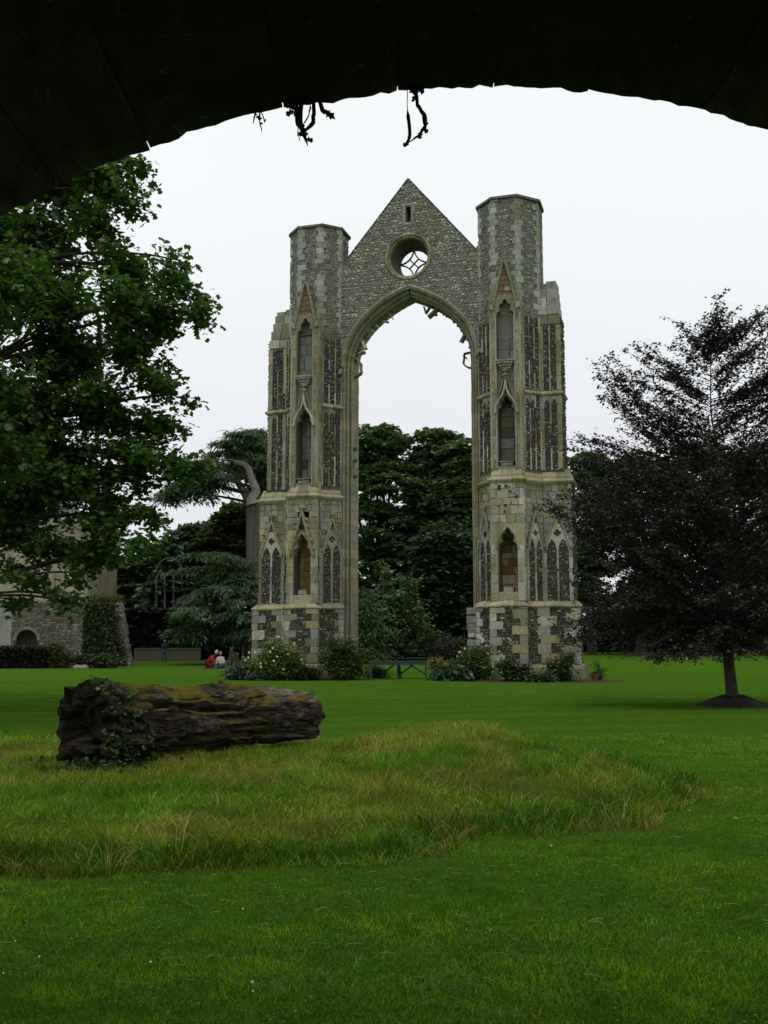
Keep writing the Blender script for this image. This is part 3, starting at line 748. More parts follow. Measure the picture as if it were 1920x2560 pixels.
# rose window: moulded stones, lining and star tracery
RC = (gx(0), 20.93)
def ringseg(r0, r1, d0, d1, name, n=20, cols=(GREY, GREEN, BUFF)):
    for i in range(n):
        a0 = 2*math.pi*(i+.03)/n; a1 = 2*math.pi*(i+.97)/n; vs_ = []
        prof_ = [(r0, d0), (r0, d1*.7+d0*.3), (r0+(r1-r0)*.3, d1), (r0+(r1-r0)*.7, d1), (r1, d1*.5+d0*.5), (r1, d0)]
        for t in (a0, (a0+a1)/2, a1):
            for r_, d in prof_: vs_.append(GF.P(RC[0]+r_*math.cos(t), RC[1]+r_*math.sin(t), d))
        fs_ = [(j*6+k, j*6+(k+1) % 6, (j+1)*6+(k+1) % 6, (j+1)*6+k) for j in (0, 1) for k in range(6)]+[tuple(range(6)), tuple(range(12, 18))]
        m_ = MB(); m_.add(vs_, fs_, vary(R.choice(cols), .1)); m_.build(name, M_ASH, gw)
ringseg(1.08, 1.22, -.05, .10, 'rose_moulding')
ringseg(.98, 1.09, -.22, .02, 'rose_moulding', cols=(GREEN, BUFF))
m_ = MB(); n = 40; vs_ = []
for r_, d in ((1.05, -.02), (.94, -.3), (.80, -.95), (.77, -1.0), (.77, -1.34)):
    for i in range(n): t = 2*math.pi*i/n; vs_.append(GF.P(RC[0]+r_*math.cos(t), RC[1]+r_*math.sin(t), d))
m_.add(vs_, [(j*n+i, j*n+(i+1) % n, (j+1)*n+(i+1) % n, (j+1)*n+i) for j in range(4) for i in range(n)], (.08, .08, .065)); m_.build('rose_reveal', M_ASH, gw, smooth=True)  # lining coloured darker, putting the shade of the deep opening into the stone
rt = 0.78
for q in range(4):
    a0 = math.pi/2*q; a1 = a0+math.pi/2; pts = []
    P0 = Vector((math.cos(a0), math.sin(a0)))*rt; P1 = Vector((math.cos(a1), math.sin(a1)))*rt; Mid = (P0+P1).normalized()*.13
    for i in range(9):
        t = i/8; p = P0*(1-t)**2+Mid*2*t*(1-t)+P1*t*t; pts.append((RC[0]+p.x, RC[1]+p.y))
    bar(GF, pts, .065, -1.12, -1.0, 'rose_tracery', gw, (.06, .05, .045))
    mid = pts[4]; bar(GF, [mid, ((mid[0]+RC[0])/2, (mid[1]+RC[1])/2), RC], .06, -1.115, -1.005, 'rose_tracery', gw, (.06, .05, .045))
    for k in (1, 2, 6, 7):
        x, z = pts[k]; block(GF, x-.03, x+.03, z-.03, z+.03, -.99, 'cusp', gw, (.06, .05, .045), back=-1.13, j=.02)
for i in range(22):
    t = 2*math.pi*(i+R.random()*.5)/22
    x, z = RC[0]+.77*math.cos(t), RC[1]+.77*math.sin(t); q = R.uniform(.015, .04); block(GF, x-q, x+q, z-q, z+q, -1.0, 'cusp', gw, (.07, .06, .05), back=-1.13, j=.015)

# the great arch: moulded jamb stones and voussoirs, one object per stone
archm = MB(); prism(archm, 1, [(HW+.1, -1.28), (HW+.4, -1.28), (HW+.4, -.3), (HW+.1, -.3)], -.1, SP, (.14, .13, .1)); prism(archm, -1, [(HW+.1, -1.28), (HW+.4, -1.28), (HW+.4, -.3), (HW+.1, -.3)], -.1, SP, (.14, .13, .1))
arch = archm.build('great_arch', M_ASH, ruin)
prof_ = [(.0, -1.34), (.0, -.40), (.05, -.32), (.13, -.36), (.17, -.27), (.12, -.19), (.19, -.11), (.27, -.18), (.31, -.06), (.29, .02), (.35, .10), (.43, .15), (.50, .12), (.53, .02), (.52, -.1)]
def arch_stone(p0, n0, p1, n1, name, col, pr=prof_):
    K = len(pr); vs_ = []
    dj = R.uniform(-.008, .008)
    for p, n_ in ((p0, n0), (p1, n1)):
        for r_, d in pr: vs_.append(GF.P(p[0]+n_[0]*(r_+dj), p[1]+n_[1]*(r_+dj), d))
    m_ = MB(); m_.add(vs_, [(k, k+1, K+k+1, K+k) for k in range(K-1)]+[tuple(range(K)), tuple(range(K, 2*K))], col); m_.build(name, M_ASH, arch)
JC = [(.28, .27, .20), (.25, .245, .17), (.32, .29, .19), (.27, .255, .18), (.30, .275, .18)]
pj = [(r_, d) for r_, d in prof_[:10]]+[(.34, .06), (.40, -.03), (.44, .05), (.5, .03), (.5, -.1)]
for sg in (-1, 1):
    z = 0.0
    while z < SP-.02:
        h = min(R.uniform(.32, .55), SP-z)
        if SP-z-h < .15: h = SP-z
        arch_stone((gx(sg*HW), z+.005), (sg, 0), (gx(sg*HW), z+h-.005), (sg, 0), 'jamb_stone', vary(R.choice(JC), .14), pj); z += h
    if sg > 0:
        for z in (3.0, 2.6, 2.25, 1.9, 1.5, 1.15):   # toothed broken courses at the foot of the right jamb
            block(Face(1, (2.75, -.3), (3.3, -.3)), R.uniform(0, .12), .5, z, z+.33, .2, 'jamb_stone', arch, vary(GREY, .1), back=-.9)
hwi = HW; hgt = AP-SP; cc = (hgt*hgt-hwi*hwi)/(2*hwi); rr = hwi+cc; amax = math.atan2(hgt, cc)
for sg in (-1, 1):
    n = 15
    for i in range(n):
        A = i/n+.001; B = (i+1)/n-.001
        def pn(t):
            x, z = barc(HW, AP-SP, t); x2, z2 = barc(HW, AP-SP, t+.01); d_ = Vector((x2-x, z2-z)).normalized()
            if t > .985: d_ = (d_+Vector((-1, 0))).normalized()
            return (gx(sg*x), z), (sg*d_.y, -d_.x)
        (p0, n0), (p1, n1) = pn(A), pn(B)
        arch_stone(p0, n0, p1, n1, 'voussoir', vary(R.choice(JC+[GREY]), .12))
# broken tracery left on the soffit
def stub(u0, z0_, u1, z1_, wd=.12, d0=-.75, d1=-.5, col=(.16, .14, .1)):
    bar(GF, [(gx(u0), z0_), (gx((u0+u1)/2)+R.uniform(-.02, .02), (z0_+z1_)/2), (gx(u1), z1_)], wd, d0, d1, 'tracery_stub', arch, vary(col, .15))
stub(1.35, 18.3, .85, 17.88, .22); stub(1.05, 18.55, .72, 18.1, .08); stub(.72, 18.1, .62, 18.45, .07); stub(1.3, 17.98, 1.16, 18.0, .1)
stub(2.8, 17.0, 2.52, 16.45, .2)
stub(2.98, 15.9, 2.68, 15.85, .07); stub(2.68, 15.85, 2.62, 15.35, .07); stub(2.62, 15.35, 2.85, 15.15, .07); stub(2.85, 15.15, 3.05, 15.1, .08); stub(2.62, 15.75, 2.8, 15.6, .06)
for sg in (-1, 1):
    for i in range(26):
        x, z = barc(HW, AP-SP, .06+.88*i/26)
        if R.random() < .7: q = R.uniform(.03, .07); block(GF, gx(sg*x)-q-sg*.03, gx(sg*x)+q-sg*.03, z-q-.03, z+q-.03, -.55, 'cusp', arch, vary((.15, .135, .1), .2), back=-.75, j=.03)
stub(-2.75, 16.25, -2.45, 16.35, .1, -.7, -.3, PALE); stub(-2.6, 16.9, -2.42, 16.5, .16, -.7, -.4, PALE); stub(-1.6, 17.95, -1.25, 17.85, .1, -.8, -.6, PALE); stub(-1.2, 18.25, -1.02, 18.0, .06, -.8, -.6, PALE)
stub(-2.98, 16.1, -2.72, 15.75, .12, -.8, -.5, GREEN); stub(-2.72, 15.75, -2.7, 15.3, .1, -.8, -.5, GREEN); stub(-2.7, 15.3, -3.05, 15.1, .12, -.8, -.5, GREEN)
for sg, u, z in ((-1, 3.55, 15.1), (1, 3.6, 15.6)):
    block(GF, gx(sg*u)-.1, gx(sg*u)+.1, z, z+.25, .2, 'label_stop', arch, vary(GREY, .1), j=.04)
for u, z in ((-3.0, 11.3), (-2.95, 10.7), (-2.98, 9.9)):
    block(Face(1, (-3.4, -.6), (-2.8, -.6)), .35, .5, z, z+.16, .1, 'broken_stub', arch, vary((.08, .07, .05), .2), j=.03)

# ------------------------------------------------------------------ trees
def make_tree(name, label, cat, base, trunk_pts, trunk_r, lobes, twigs_per, leaves_per, leaf, tmpl, col, alt, mat, spread, group=None, seed=1, bark=(.10, .085, .065), wob=.25, twr=.012, droop=.3, flat=.6, pa=.2, limb_r=.09, shell=.45):
    r = random.Random(seed); rs = np.random.RandomState(seed)
    t = thing(name, label, cat, base, group)
    tm = MB(); tube(tm, trunk_pts, trunk_r, 12, bark, wob=wob, seed=seed)
    LC = []; tp = [Vector(p) for p in trunk_pts]
    for (c, ra) in lobes:
        c = Vector(c); rx, ry, rz = ra if isinstance(ra, tuple) else (ra, ra, ra)
        best = min(tp[1:], key=lambda p: (p-c).length+max(0, p.z-c.z)*2.5)
        mid = best.lerp(c, .5)+Vector((0, 0, .12*(best-c).length+.1)); L_ = (best-c).length
        tube(tm, bez(best, mid, c, 7), [limb_r*(1-.1*i) * min(1.3, .5+L_*.12) for i in range(7)], 6, bark, wob=.15, seed=seed)
        nt_ = int(twigs_per*(rx*rz)*(.35 if c.x < base[0]+.9 else 1))
        for _ in range(nt_):
            d = Vector((r.gauss(0, 1), r.gauss(0, 1), r.gauss(0, 1))).normalized()*(r.uniform(shell, 1)**.6)
            p = c+Vector((d.x*rx, d.y*ry, d.z*rz))
            st = c.lerp(p, r.uniform(0, .25)); bend = st.lerp(p, .5)+Vector((r.uniform(-.2, .2), r.uniform(-.2, .2), r.uniform(0, .25)))*rx*.3
            pts = bez(st, bend, p, 4)
            tube(tm, pts, [twr*1.6, twr*1.1, twr*.7, twr*.3], 3, bark, cap=False)
            for q in range(leaves_per):
                k = r.uniform(.3, 1.05)
                b_ = st*(1-k)**2+bend*2*k*(1-k)+p*k*k
                LC.append((b_.x+r.gauss(0, spread), b_.y+r.gauss(0, spread), b_.z+r.gauss(0, spread*.55)))
    tm.build('trunk', M_BARK, t, smooth=True)
    n = len(LC); S = leaf*rs.uniform(.6, 1.25, n)
    leaves('crown', LC, S, pal(n, col, .25, alt, pa, rs), tmpl, mat, t, droop, flat, rs=rs)
    return t, n

# big sycamore at the left, trunk outside the frame
SD = 25.0
LB = [(-60, 420, 190, 2), (150, 440, 120, 1), (255, 440, 85, 0), (330, 405, 40, 0), (320, 500, 42, 0), (60, 620, 170, 1), (235, 560, 70, 0), (130, 760, 160, 0), (280, 640, 55, 0), (330, 700, 75, 1),
      (300, 760, 100, -1), (420, 700, 50, 0), (445, 650, 30, 0), (480, 725, 40, 0), (500, 780, 42, 0), (410, 790, 80, 0), (330, 870, 85, 0), (170, 900, 130, 1), (400, 955, 68, 0), (445, 985, 28, 0), (60, 1020, 170, 0), (260, 1020, 110, 0), (380, 1055, 70, 0),
      (448, 1060, 26, 0), (440, 1165, 62, 0), (505, 1165, 26, 0), (340, 1160, 90, 0), (170, 1180, 140, 0), (60, 1250, 110, 1), (260, 1290, 95, 0), (380, 1290, 50, 0), (360, 1370, 50, -1), (275, 1390, 60, 0), (125, 1370, 70, 0), (215, 1375, 60, 0), (20, 1330, 80, 0), (190, 1430, 34, -1),
      (20, 1400, 34, 0), (70, 1450, 40, -1), (150, 1490, 28, -1), (170, 1505, 28, -1), (40, 1500, 34, 0), (-250, 500, 250, 0), (-300, 900, 300, 0), (-200, 1250, 200, 0), (-150, 800, 200, 2), (200, 330, 110, 2), (0, 250, 180, 2)]
LB += [(-40, 560, 170, 4.2), (60, 1120, 130, 4.4), (-40, 700, 170, -3.8), (-40, 1120, 130, -3.8), (-220, 1000, 220, 5), (-220, 800, 220, -4.5), (-400, 1100, 260, 3), (120, 1200, 90, 3.5)]
lob = []
for (x, y, r_, dy) in LB:
    D = SD+dy*1.1; c = ray_at(x, y, D); q = r_/2588*D*(1.02+.12*math.sin(x*3.7)); lob.append((c, (q, max(q*1.3, 1.8), q*.9)))
tb = Vector((-10.8, SD, 0))
make_tree('sycamore_tree', 'large broad-leaved green tree overhanging the left side of the lawn', 'tree', tb,
          [tb, tb+Vector((.05, 0, 1)), tb+Vector((.0, 0, 2.4)), tb+Vector((.2, .1, 4)), tb+Vector((.4, 0, 6)), tb+Vector((.8, .1, 8.5)), tb+Vector((1.4, 0, 11)), tb+Vector((1.9, 0, 13))],
          [.62, .48, .43, .38, .28, .19, .12, .07], lob, 54, 26, .165, STAR, (.045, .105, .014), (.09, .13, .02), M_LEAF, .16, seed=5, droop=.35, flat=.55, pa=.14, limb_r=.05, shell=.15, bark=(.035, .03, .022))

# copper beech on the right
BD = 28.0; bb = Vector((9.30, BD, 0))
LB_unused = [(1800, 790, 22, 75), (1745, 880, 60, 60), (1700, 850, 22, 40), (1850, 860, 40, 60), (1915, 880, 40, 60), (1580, 900, 45, 40), (1530, 930, 40, 35), (1620, 960, 70, 50), (1500, 940, 25, 20), (1760, 960, 80, 70),
      (1870, 960, 60, 60), (1560, 1010, 55, 40), (1680, 1040, 80, 50), (1820, 1060, 100, 70), (1600, 1090, 70, 50), (1470, 1110, 36, 24), (1520, 1130, 60, 40), (1440, 1200, 55, 35), (1400, 1265, 36, 20), (1370, 1262, 22, 12), (1540, 1220, 90, 60), (1700, 1180, 110, 70),
      (1880, 1200, 120, 80), (1480, 1300, 75, 50), (1600, 1340, 100, 65), (1760, 1340, 120, 70), (1900, 1360, 110, 70), (1500, 1400, 75, 45), (1640, 1460, 110, 60), (1800, 1480, 120, 70), (1480, 1490, 60, 40), (1520, 1540, 80, 40), (1660, 1570, 100, 45), (1440, 1570, 50, 25),
      (1800, 1580, 110, 45), (1920, 1520, 110, 70), (1400, 1590, 30, 18), (1620, 1620, 45, 22), (1560, 1600, 60, 30), (1900, 1600, 60, 30), (2050, 1300, 160, 120), (2020, 1000, 110, 90), (2100, 1520, 110, 60), (1820, 1250, 130, 90), (1700, 1250, 90, 60), (1960, 1100, 90, 70)]
BP = [(1800, 735), (1835, 815), (1880, 800), (1915, 770), (1935, 800), (2040, 800), (2160, 900), (2220, 1400), (2120, 1650), (1850, 1640), (1790, 1640), (1700, 1645), (1640, 1655), (1600, 1622), (1500, 1622), (1430, 1608), (1395, 1590), (1440, 1530), (1425, 1420), (1450, 1340),
      (1370, 1290), (1372, 1252), (1430, 1210), (1420, 1120), (1440, 1090), (1500, 1110), (1560, 1050), (1500, 990), (1478, 900), (1530, 882), (1600, 850), (1665, 900), (1690, 805), (1730, 840), (1765, 810)]
brr = random.Random(21)
bt = thing('copper_beech', 'young copper beech with near-black purple leaves standing in a ring of dark soil', 'tree', bb)
btm = MB(); BB = (.05, .045, .04)
btr = [bb, bb+Vector((-.03, 0, .4)), bb+Vector((-.08, 0, 1.2)), bb+Vector((-.1, 0, 2.5)), bb+Vector((-.1, 0, 4)), bb+Vector((-.05, 0, 6)), bb+Vector((-.28, 0, 8)), bb+Vector((-.2, 0, 10.4))]
tube(btm, btr, [.21, .165, .145, .12, .08, .045, .02, .006], 12, BB, wob=.1)
def trunk_at(z):
    for a_, b_ in zip(btr[:-1], btr[1:]):
        if z <= b_.z: return a_.lerp(b_, max(0, (z-a_.z)/(b_.z-a_.z)))
    return btr[-1]
LCb = []
def along(pts, k0, dens, spr):
    Lt = sum((pts[i+1]-pts[i]).length for i in range(len(pts)-1)); m_ = int(dens*Lt)
    for _ in range(m_):
        f_ = brr.uniform(k0, 1.0)*(len(pts)-1); i = min(int(f_), len(pts)-2); p = pts[i].lerp(pts[i+1], f_-i)
        LCb.append((p.x+brr.gauss(0, spr), p.y+brr.gauss(0, spr), p.z+brr.gauss(0, spr*.6)))
cnt = 0
targets = []
while len(targets) < 470:
    x, y = brr.uniform(1365, 2220), brr.uniform(735, 1655)
    if inpoly(x, y, BP) and (brr.random() < (.80 if y > 1060 else .66)): targets.append((x, y))
for i in range(len(BP)):      # and shoots that reach the outline itself
    (x0_, y0_), (x1_, y1_) = BP[i], BP[(i+1) % len(BP)]
    for k in range(3): targets.append((x0_+(x1_-x0_)*k/3, y0_+(y1_-y0_)*k/3))
for (x, y) in targets:
    hi = smooth((1130-y)/200)
    half = 2.6*(1-hi)+.9*hi
    D = BD+brr.uniform(-1, 1)*half
    e_ = ray_at(x, y, D); dxy = math.hypot(e_.x-bb.x, e_.y-bb.y)
    st = trunk_at(max(1.9, min(9.6, e_.z-dxy*brr.uniform(.25, .75+.5*hi)-.2))); mid = st.lerp(e_, brr.uniform(.4, .7))+Vector((brr.gauss(0, .16), brr.gauss(0, .2), (.12-.2*hi)*dxy+brr.gauss(0, .15)*dxy*.6))
    pts = bez(st, mid, e_, 8); Lb = (e_-st).length
    r0 = (.006+.0045*Lb)*(1-.35*hi); tube(btm, pts, [r0*(1-.115*i) for i in range(8)], 4, BB, cap=False)
    along(pts, .12 if hi > .3 else .3, 52 if hi > .5 else 34, .075)
    for _ in range(int((3 if hi > .5 else 5)+Lb*1.2)):
        k = brr.uniform(.3, .98); i = int(k*7); b_ = pts[i].lerp(pts[i+1], k*7-i); ln = brr.uniform(.25, .75)*(1-.3*hi)
        d = (Vector((brr.gauss(0, 1), brr.gauss(0, 1), brr.gauss(0, .35)+.25*hi)).normalized()+(e_-st).normalized()*.8).normalized()*ln
        q = [b_, b_+d*.5+Vector((0, 0, .04)), b_+d]; tube(btm, q, [.004, .003, .0015], 3, BB, cap=False)
        along(q, .05, 42 if hi > .5 else 27, .05)
btm.build('trunk', M_BARK, bt, smooth=True)
brs = np.random.RandomState(5); n = len(LCb); print('beech leaves', n)
leaves('crown', LCb, .098*brs.uniform(.6, 1.3, n), pal(n, (.034, .022, .025), .35, (.044, .050, .022), .28, brs), OVAL, M_BEECH, bt, .15, .55, rs=brs)
# soil ring under the beech
m_ = MB(); vs_ = [(bb.x, bb.y, .28)]
for k, (r_, z) in enumerate(((.3, .27), (.55, .17), (.82, .07), (.98, -.02))):
    for i in range(40):
        t = 2*math.pi*i/40; q = r_*(1+.08*noise.noise(Vector((math.cos(t)*2, math.sin(t)*2, k*.3)))); vs_.append((bb.x+q*math.cos(t), bb.y+q*math.sin(t), z+.06*noise.noise(Vector((math.cos(t)*6, math.sin(t)*6, r_*9)))))
fs_ = [(0, 1+i, 1+(i+1) % 40) for i in range(40)]+[(1+k*40+i, 1+k*40+(i+1) % 40, 41+k*40+(i+1) % 40, 41+k*40+i) for k in range(3) for i in range(40)]
m_.add(vs_, fs_, (.018, .015, .013)); tag(m_.build('soil_mound', M_SOIL, smooth=True), 'low ring of dark soil round the foot of the copper beech', 'soil mound')

# far trees: puffs of leaf clumps
def far_tree(name, label, base, crown, leafsize, npuff, per, col, alt, seed, trunk_r=.45, group='trees closing the far side of the lawn', tmpl=RAG, bark=(.05, .045, .04), puff=(.65, 1.35), cat='tree', droop=.2, flat=.5, inner=.35):
    """crown: list of (centre, (rx, ry, rz)) ellipsoids"""
    r = random.Random(seed); rs = np.random.RandomState(seed)
    t = thing(name, label, cat, base, group); tm = MB(); b_ = Vector(base)
    top = max(c[0][2] for c in crown); main = max(crown, key=lambda c: c[1][0]*c[1][2])
    mc = Vector(main[0])
    tube(tm, bez(b_, Vector((b_.x, b_.y, (b_.z+mc.z)/2)), mc, 7), [trunk_r*(1.15-.13*i) for i in range(7)], 8, bark, wob=.2, seed=seed)
    C_, D_, S_ = [], [], []
    tot = sum(c[1][0]*c[1][2] for c in crown)
    for (c, ra) in crown:
        c = Vector(c)
        tube(tm, bez(Vector((b_.x, b_.y, b_.z+(mc.z-b_.z)*.5)), (mc+c)/2-Vector((0, 0, .5)), c, 6), [trunk_r*.5*(1-.14*i) for i in range(6)], 5, bark)
        k = max(3, int(npuff*ra[0]*ra[2]/tot))
        for _ in range(k):
            d = Vector((r.gauss(0, 1), r.gauss(0, 1)-.25, r.gauss(0, 1)+.15)).normalized()
            sh = r.uniform(inner, 1)**.5
            pc = c+Vector((d.x*ra[0]*sh, d.y*ra[1]*sh, d.z*ra[2]*sh)); pr = r.uniform(*puff)
            tube(tm, bez(c, (c+pc)/2+Vector((0, 0, .3)), pc, 4), [trunk_r*.16, trunk_r*.12, trunk_r*.07, .02], 3, bark, cap=False)
            g_ = rs.normal(0, 1, (per, 3)); g_ /= np.linalg.norm(g_, axis=1, keepdims=True); g_[:, 2] = np.abs(g_[:, 2])*.75-.15*rs.rand(per)
            rad = pr*rs.uniform(.55, 1.08, per)[:, None]
            C_.append(np.array(pc)[None, :]+g_*rad*np.array([1, 1, .62])); 
            D_.append(g_*np.array([1, 1, .3]))
    tm.build('trunk', M_BARK, t)
    C_ = np.concatenate(C_); D_ = np.concatenate(D_); n = len(C_)
    leaves('crown', C_, leafsize*rs.uniform(.6, 1.3, n), pal(n, col, .28, tuple(c*1.35 for c in alt), .3, rs), tmpl, M_FAR, t, droop, flat, D_, rs=rs)
    return n
def blob(x, y, rx, ry, D, dep=None):
    return (ray_at(x, y, D), (rx/2588*D, (dep if dep else rx/2588*D), ry/2588*D))
def gb(x, D): p = ray_at(x, 1600, D); return (p.x, D, ground(p.x, D))
DG = (.082, .142, .055); DG2 = (.066, .115, .056); BL = (.070, .128, .070); LG = (.045, .072, .022); YG = (.06, .08, .018)
ft = [
 ('broadleaf_tree', 'tall dark tree whose top rises at the left inside the great arch', 960, 98, [(935, 1120, 70, 60), (980, 1110, 45, 45), (900, 1180, 60, 60), (960, 1230, 90, 80), (930, 1330, 90, 90), (850, 1150, 60, 60), (960, 1430, 100, 90), (1020, 1500, 100, 80), (900, 1520, 90, 80)], DG, (.065, .088, .026), 300),
 ('broadleaf_tree', 'tall dark tree whose airy top rises right of the middle inside the great arch', 1080, 100, [(1075, 1125, 55, 50), (1110, 1120, 45, 40), (1060, 1200, 50, 60), (1100, 1240, 90, 70), (1080, 1340, 90, 80), (1030, 1400, 80, 80)], DG, (.065, .088, .026), 280),
 ('broadleaf_tree', 'dark tree behind the right jamb of the great arch', 1180, 97, [(1160, 1150, 50, 45), (1190, 1180, 60, 60), (1150, 1260, 80, 70), (1200, 1340, 90, 80)], DG, (.06, .085, .026), 240),
 ('weeping_tree', 'blackish weeping tree low behind the right side of the arch opening', 1120, 90, [(1110, 1400, 85, 90), (1160, 1450, 80, 110), (1090, 1500, 80, 90), (1160, 1560, 70, 70)], (.034, .06, .03), (.05, .075, .035), 260),
 ('broadleaf_tree', 'dark tree filling the gap between the cedar and the left pier', 720, 100, [(700, 1180, 60, 80), (640, 1150, 50, 70), (760, 1160, 70, 90), (700, 1320, 90, 90), (800, 1330, 90, 90)], DG2, (.03, .042, .014), 230),
 ('yew_tree', 'yellowish green conifer left of the cedar trunk', 590, 92, [(590, 1310, 45, 45), (560, 1350, 45, 40), (600, 1400, 50, 60)], (.035, .05, .013), (.055, .065, .014), 120),
 ('broadleaf_tree', 'dark bushy tree with pointed tip against the sky gap left of the cedar', 500, 95, [(500, 1350, 60, 40), (455, 1385, 60, 45), (530, 1385, 50, 40), (520, 1480, 90, 90), (420, 1480, 60, 60)], BL, (.03, .045, .02), 200),
 ('broadleaf_tree', 'dark tree behind the ruined traceried window', 400, 105, [(380, 1420, 60, 50), (350, 1480, 70, 60), (420, 1560, 80, 60), (300, 1450, 70, 60)], DG2, (.035, .05, .014), 180),
 ('broadleaf_tree', 'tall tree just right of the right pier behind the beech', 1480, 105, [(1470, 1180, 55, 50), (1520, 1220, 60, 60), (1480, 1300, 80, 80), (1450, 1420, 80, 90)], DG, (.065, .088, .026), 240),
 ('broadleaf_tree', 'brighter green tree seen between the copper leaves right of the pier', 1600, 100, [(1600, 1180, 60, 50), (1650, 1230, 80, 70), (1600, 1320, 90, 80), (1640, 1450, 100, 90)], (.030, .055, .014), (.05, .07, .018), 240),
 ('broadleaf_tree', 'dark tree behind the upper right of the copper beech', 1780, 104, [(1760, 1170, 70, 60), (1840, 1200, 80, 70), (1760, 1320, 100, 90), (1850, 1420, 110, 90)], DG, (.06, .082, .026), 240),
 ('broadleaf_tree', 'dark tree at the right edge behind the copper beech', 1950, 102, [(1930, 1180, 80, 70), (2000, 1280, 100, 90), (1930, 1420, 110, 90)], DG, (.06, .082, .026), 220),
 ('weeping_tree', 'low dark tree beyond the beech trunk at the lawn edge', 1720, 112, [(1700, 1540, 110, 55), (1600, 1550, 90, 50), (1500, 1540, 70, 60)], (.034, .055, .028), (.05, .07, .03), 200),
 ('weeping_tree', 'low dark tree at the right edge beyond the brown path', 1900, 118, [(1880, 1540, 90, 50), (1980, 1540, 90, 50)], (.034, .055, .028), (.05, .07, .03), 130)]
for i, (nm, lab, bx, D, bl, c1, c2, npf) in enumerate(ft):
    far_tree(nm, lab, gb(bx, D), [blob(*b_, D) for b_ in bl], .46, int(npf*(1.8 if bx < 1440 else 1.2)), 62, c1, c2, 100+i)
# the darkness under the trees: a long clipped yew hedge line behind the lawn
def hedge(name, label, x0, x1, y, depth, h, leaf, n, col, seed, cat='hedge', mat=None):
    rs = np.random.RandomState(seed); zg = ground((x0+x1)/2, y)
    t = thing(name, label, cat, ((x0+x1)/2, y, zg))
    m_ = MB(); a_ = .12
    nxh = max(2, int((x1-x0)/.5)); vs_ = []; fs_ = []
    for i in range(nxh+1):
        x = x0+(x1-x0)*i/nxh; b_ = .1*noise.noise(Vector((x, seed, 0)))
        vs_ += [(x, y-depth/2+a_+b_, zg-.1), (x, y-depth/2+a_+b_, zg+h-a_+b_), (x, y+depth/2-a_, zg+h-a_+b_), (x, y+depth/2-a_, zg-.1)]
    for i in range(nxh):
        for k in range(3): fs_.append((i*4+k, i*4+k+1, i*4+5+k, i*4+4+k))
    fs_ += [(0, 1, 2, 3), tuple(nxh*4+k for k in range(4))]
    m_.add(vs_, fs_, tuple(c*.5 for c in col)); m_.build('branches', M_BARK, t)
    P_ = rs.rand(n, 3)*np.array([x1-x0, depth, h])+np.array([x0, y-depth/2, zg])
    side = rs.rand(n) < .6
    P_[side, 1] = y-depth/2+rs.normal(0, .06, side.sum()); P_[~side, 2] = zg+h+rs.normal(0, .07, (~side).sum())
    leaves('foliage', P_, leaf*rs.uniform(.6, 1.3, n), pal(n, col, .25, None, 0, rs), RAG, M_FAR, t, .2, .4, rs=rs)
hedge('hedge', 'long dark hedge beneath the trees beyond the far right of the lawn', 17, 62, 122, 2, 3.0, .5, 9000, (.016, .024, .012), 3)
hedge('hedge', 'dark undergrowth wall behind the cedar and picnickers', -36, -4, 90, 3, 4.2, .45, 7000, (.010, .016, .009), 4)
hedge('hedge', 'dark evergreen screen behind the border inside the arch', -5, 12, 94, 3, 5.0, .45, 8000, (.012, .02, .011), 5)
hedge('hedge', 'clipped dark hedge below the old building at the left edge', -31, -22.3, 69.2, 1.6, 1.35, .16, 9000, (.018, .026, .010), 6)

# cedar of Lebanon
CD = 80.0; cb = Vector((ray_at(640, 1600, CD).x, CD, ground(0, CD)))
ced = thing('cedar_tree', 'old cedar with massive grey trunk and layered drooping branches left of the ruin', 'tree', cb)
cm = MB(); CB = (.10, .088, .07)
tube(cm, [ray_at(x, y, CD) for x, y in ((641, 1650), (642, 1560), (641, 1470), (640, 1390), (642, 1320), (640, 1262), (634, 1240))], [.85, .70, .66, .68, .74, .66, .42], 16, CB, wob=.35, seed=2)
for k_ in range(9):
    a_ = 6.283*k_/9; rr_ = random.Random(k_); tube(cm, [ray_at(x+rr_.uniform(-1.5, 1.5), y, CD)+Vector((math.cos(a_)*q_, math.sin(a_)*q_, 0)) for x, y, q_ in ((641, 1640, .8), (642, 1560, .62), (641, 1470, .58), (640, 1390, .62), (642, 1320, .66), (640, 1265, .5))], [.3, .2, .16, .17, .2, .12], 6, (.12, .105, .085), wob=.5, seed=k_*3)
tube(cm, [ray_at(x, y, CD-.3) for x, y in ((632, 1262), (628, 1245), (640, 1228), (637, 1218), (628, 1195), (622, 1172), (610, 1160), (590, 1156), (575, 1150))], [.6, .42, .36, .34, .3, .28, .25, .2, .12], 9, (.26, .24, .20), wob=.2)
tube(cm, [ray_at(x, y, CD) for x, y in ((625, 1262), (612, 1235), (598, 1212), (585, 1190), (570, 1165))], [.4, .32, .26, .2, .12], 8, CB, wob=.2)
tube(cm, [ray_at(x, y, CD-1) for x, y in ((640, 1495), (636, 1468), (630, 1445), (622, 1430))], [.2, .17, .14, .08], 6, (.15, .14, .12))
tube(cm, [ray_at(x, y, CD-1) for x, y in ((630, 1485), (615, 1492), (607, 1508), (600, 1515))], [.18, .15, .12, .08], 6, (.16, .15, .13))
tube(cm, [ray_at(x, y, CD-1) for x, y in ((642, 1493), (635, 1502), (628, 1512), (629, 1525))], [.16, .14, .12, .08], 6, (.16, .15, .13))
tube(cm, [ray_at(x, y, CD-1) for x, y in ((618, 1490), (606, 1478), (594, 1468), (586, 1465))], [.16, .13, .1, .06], 6, (.16, .15, .13))
cr = random.Random(4); crs = np.random.RandomState(4)
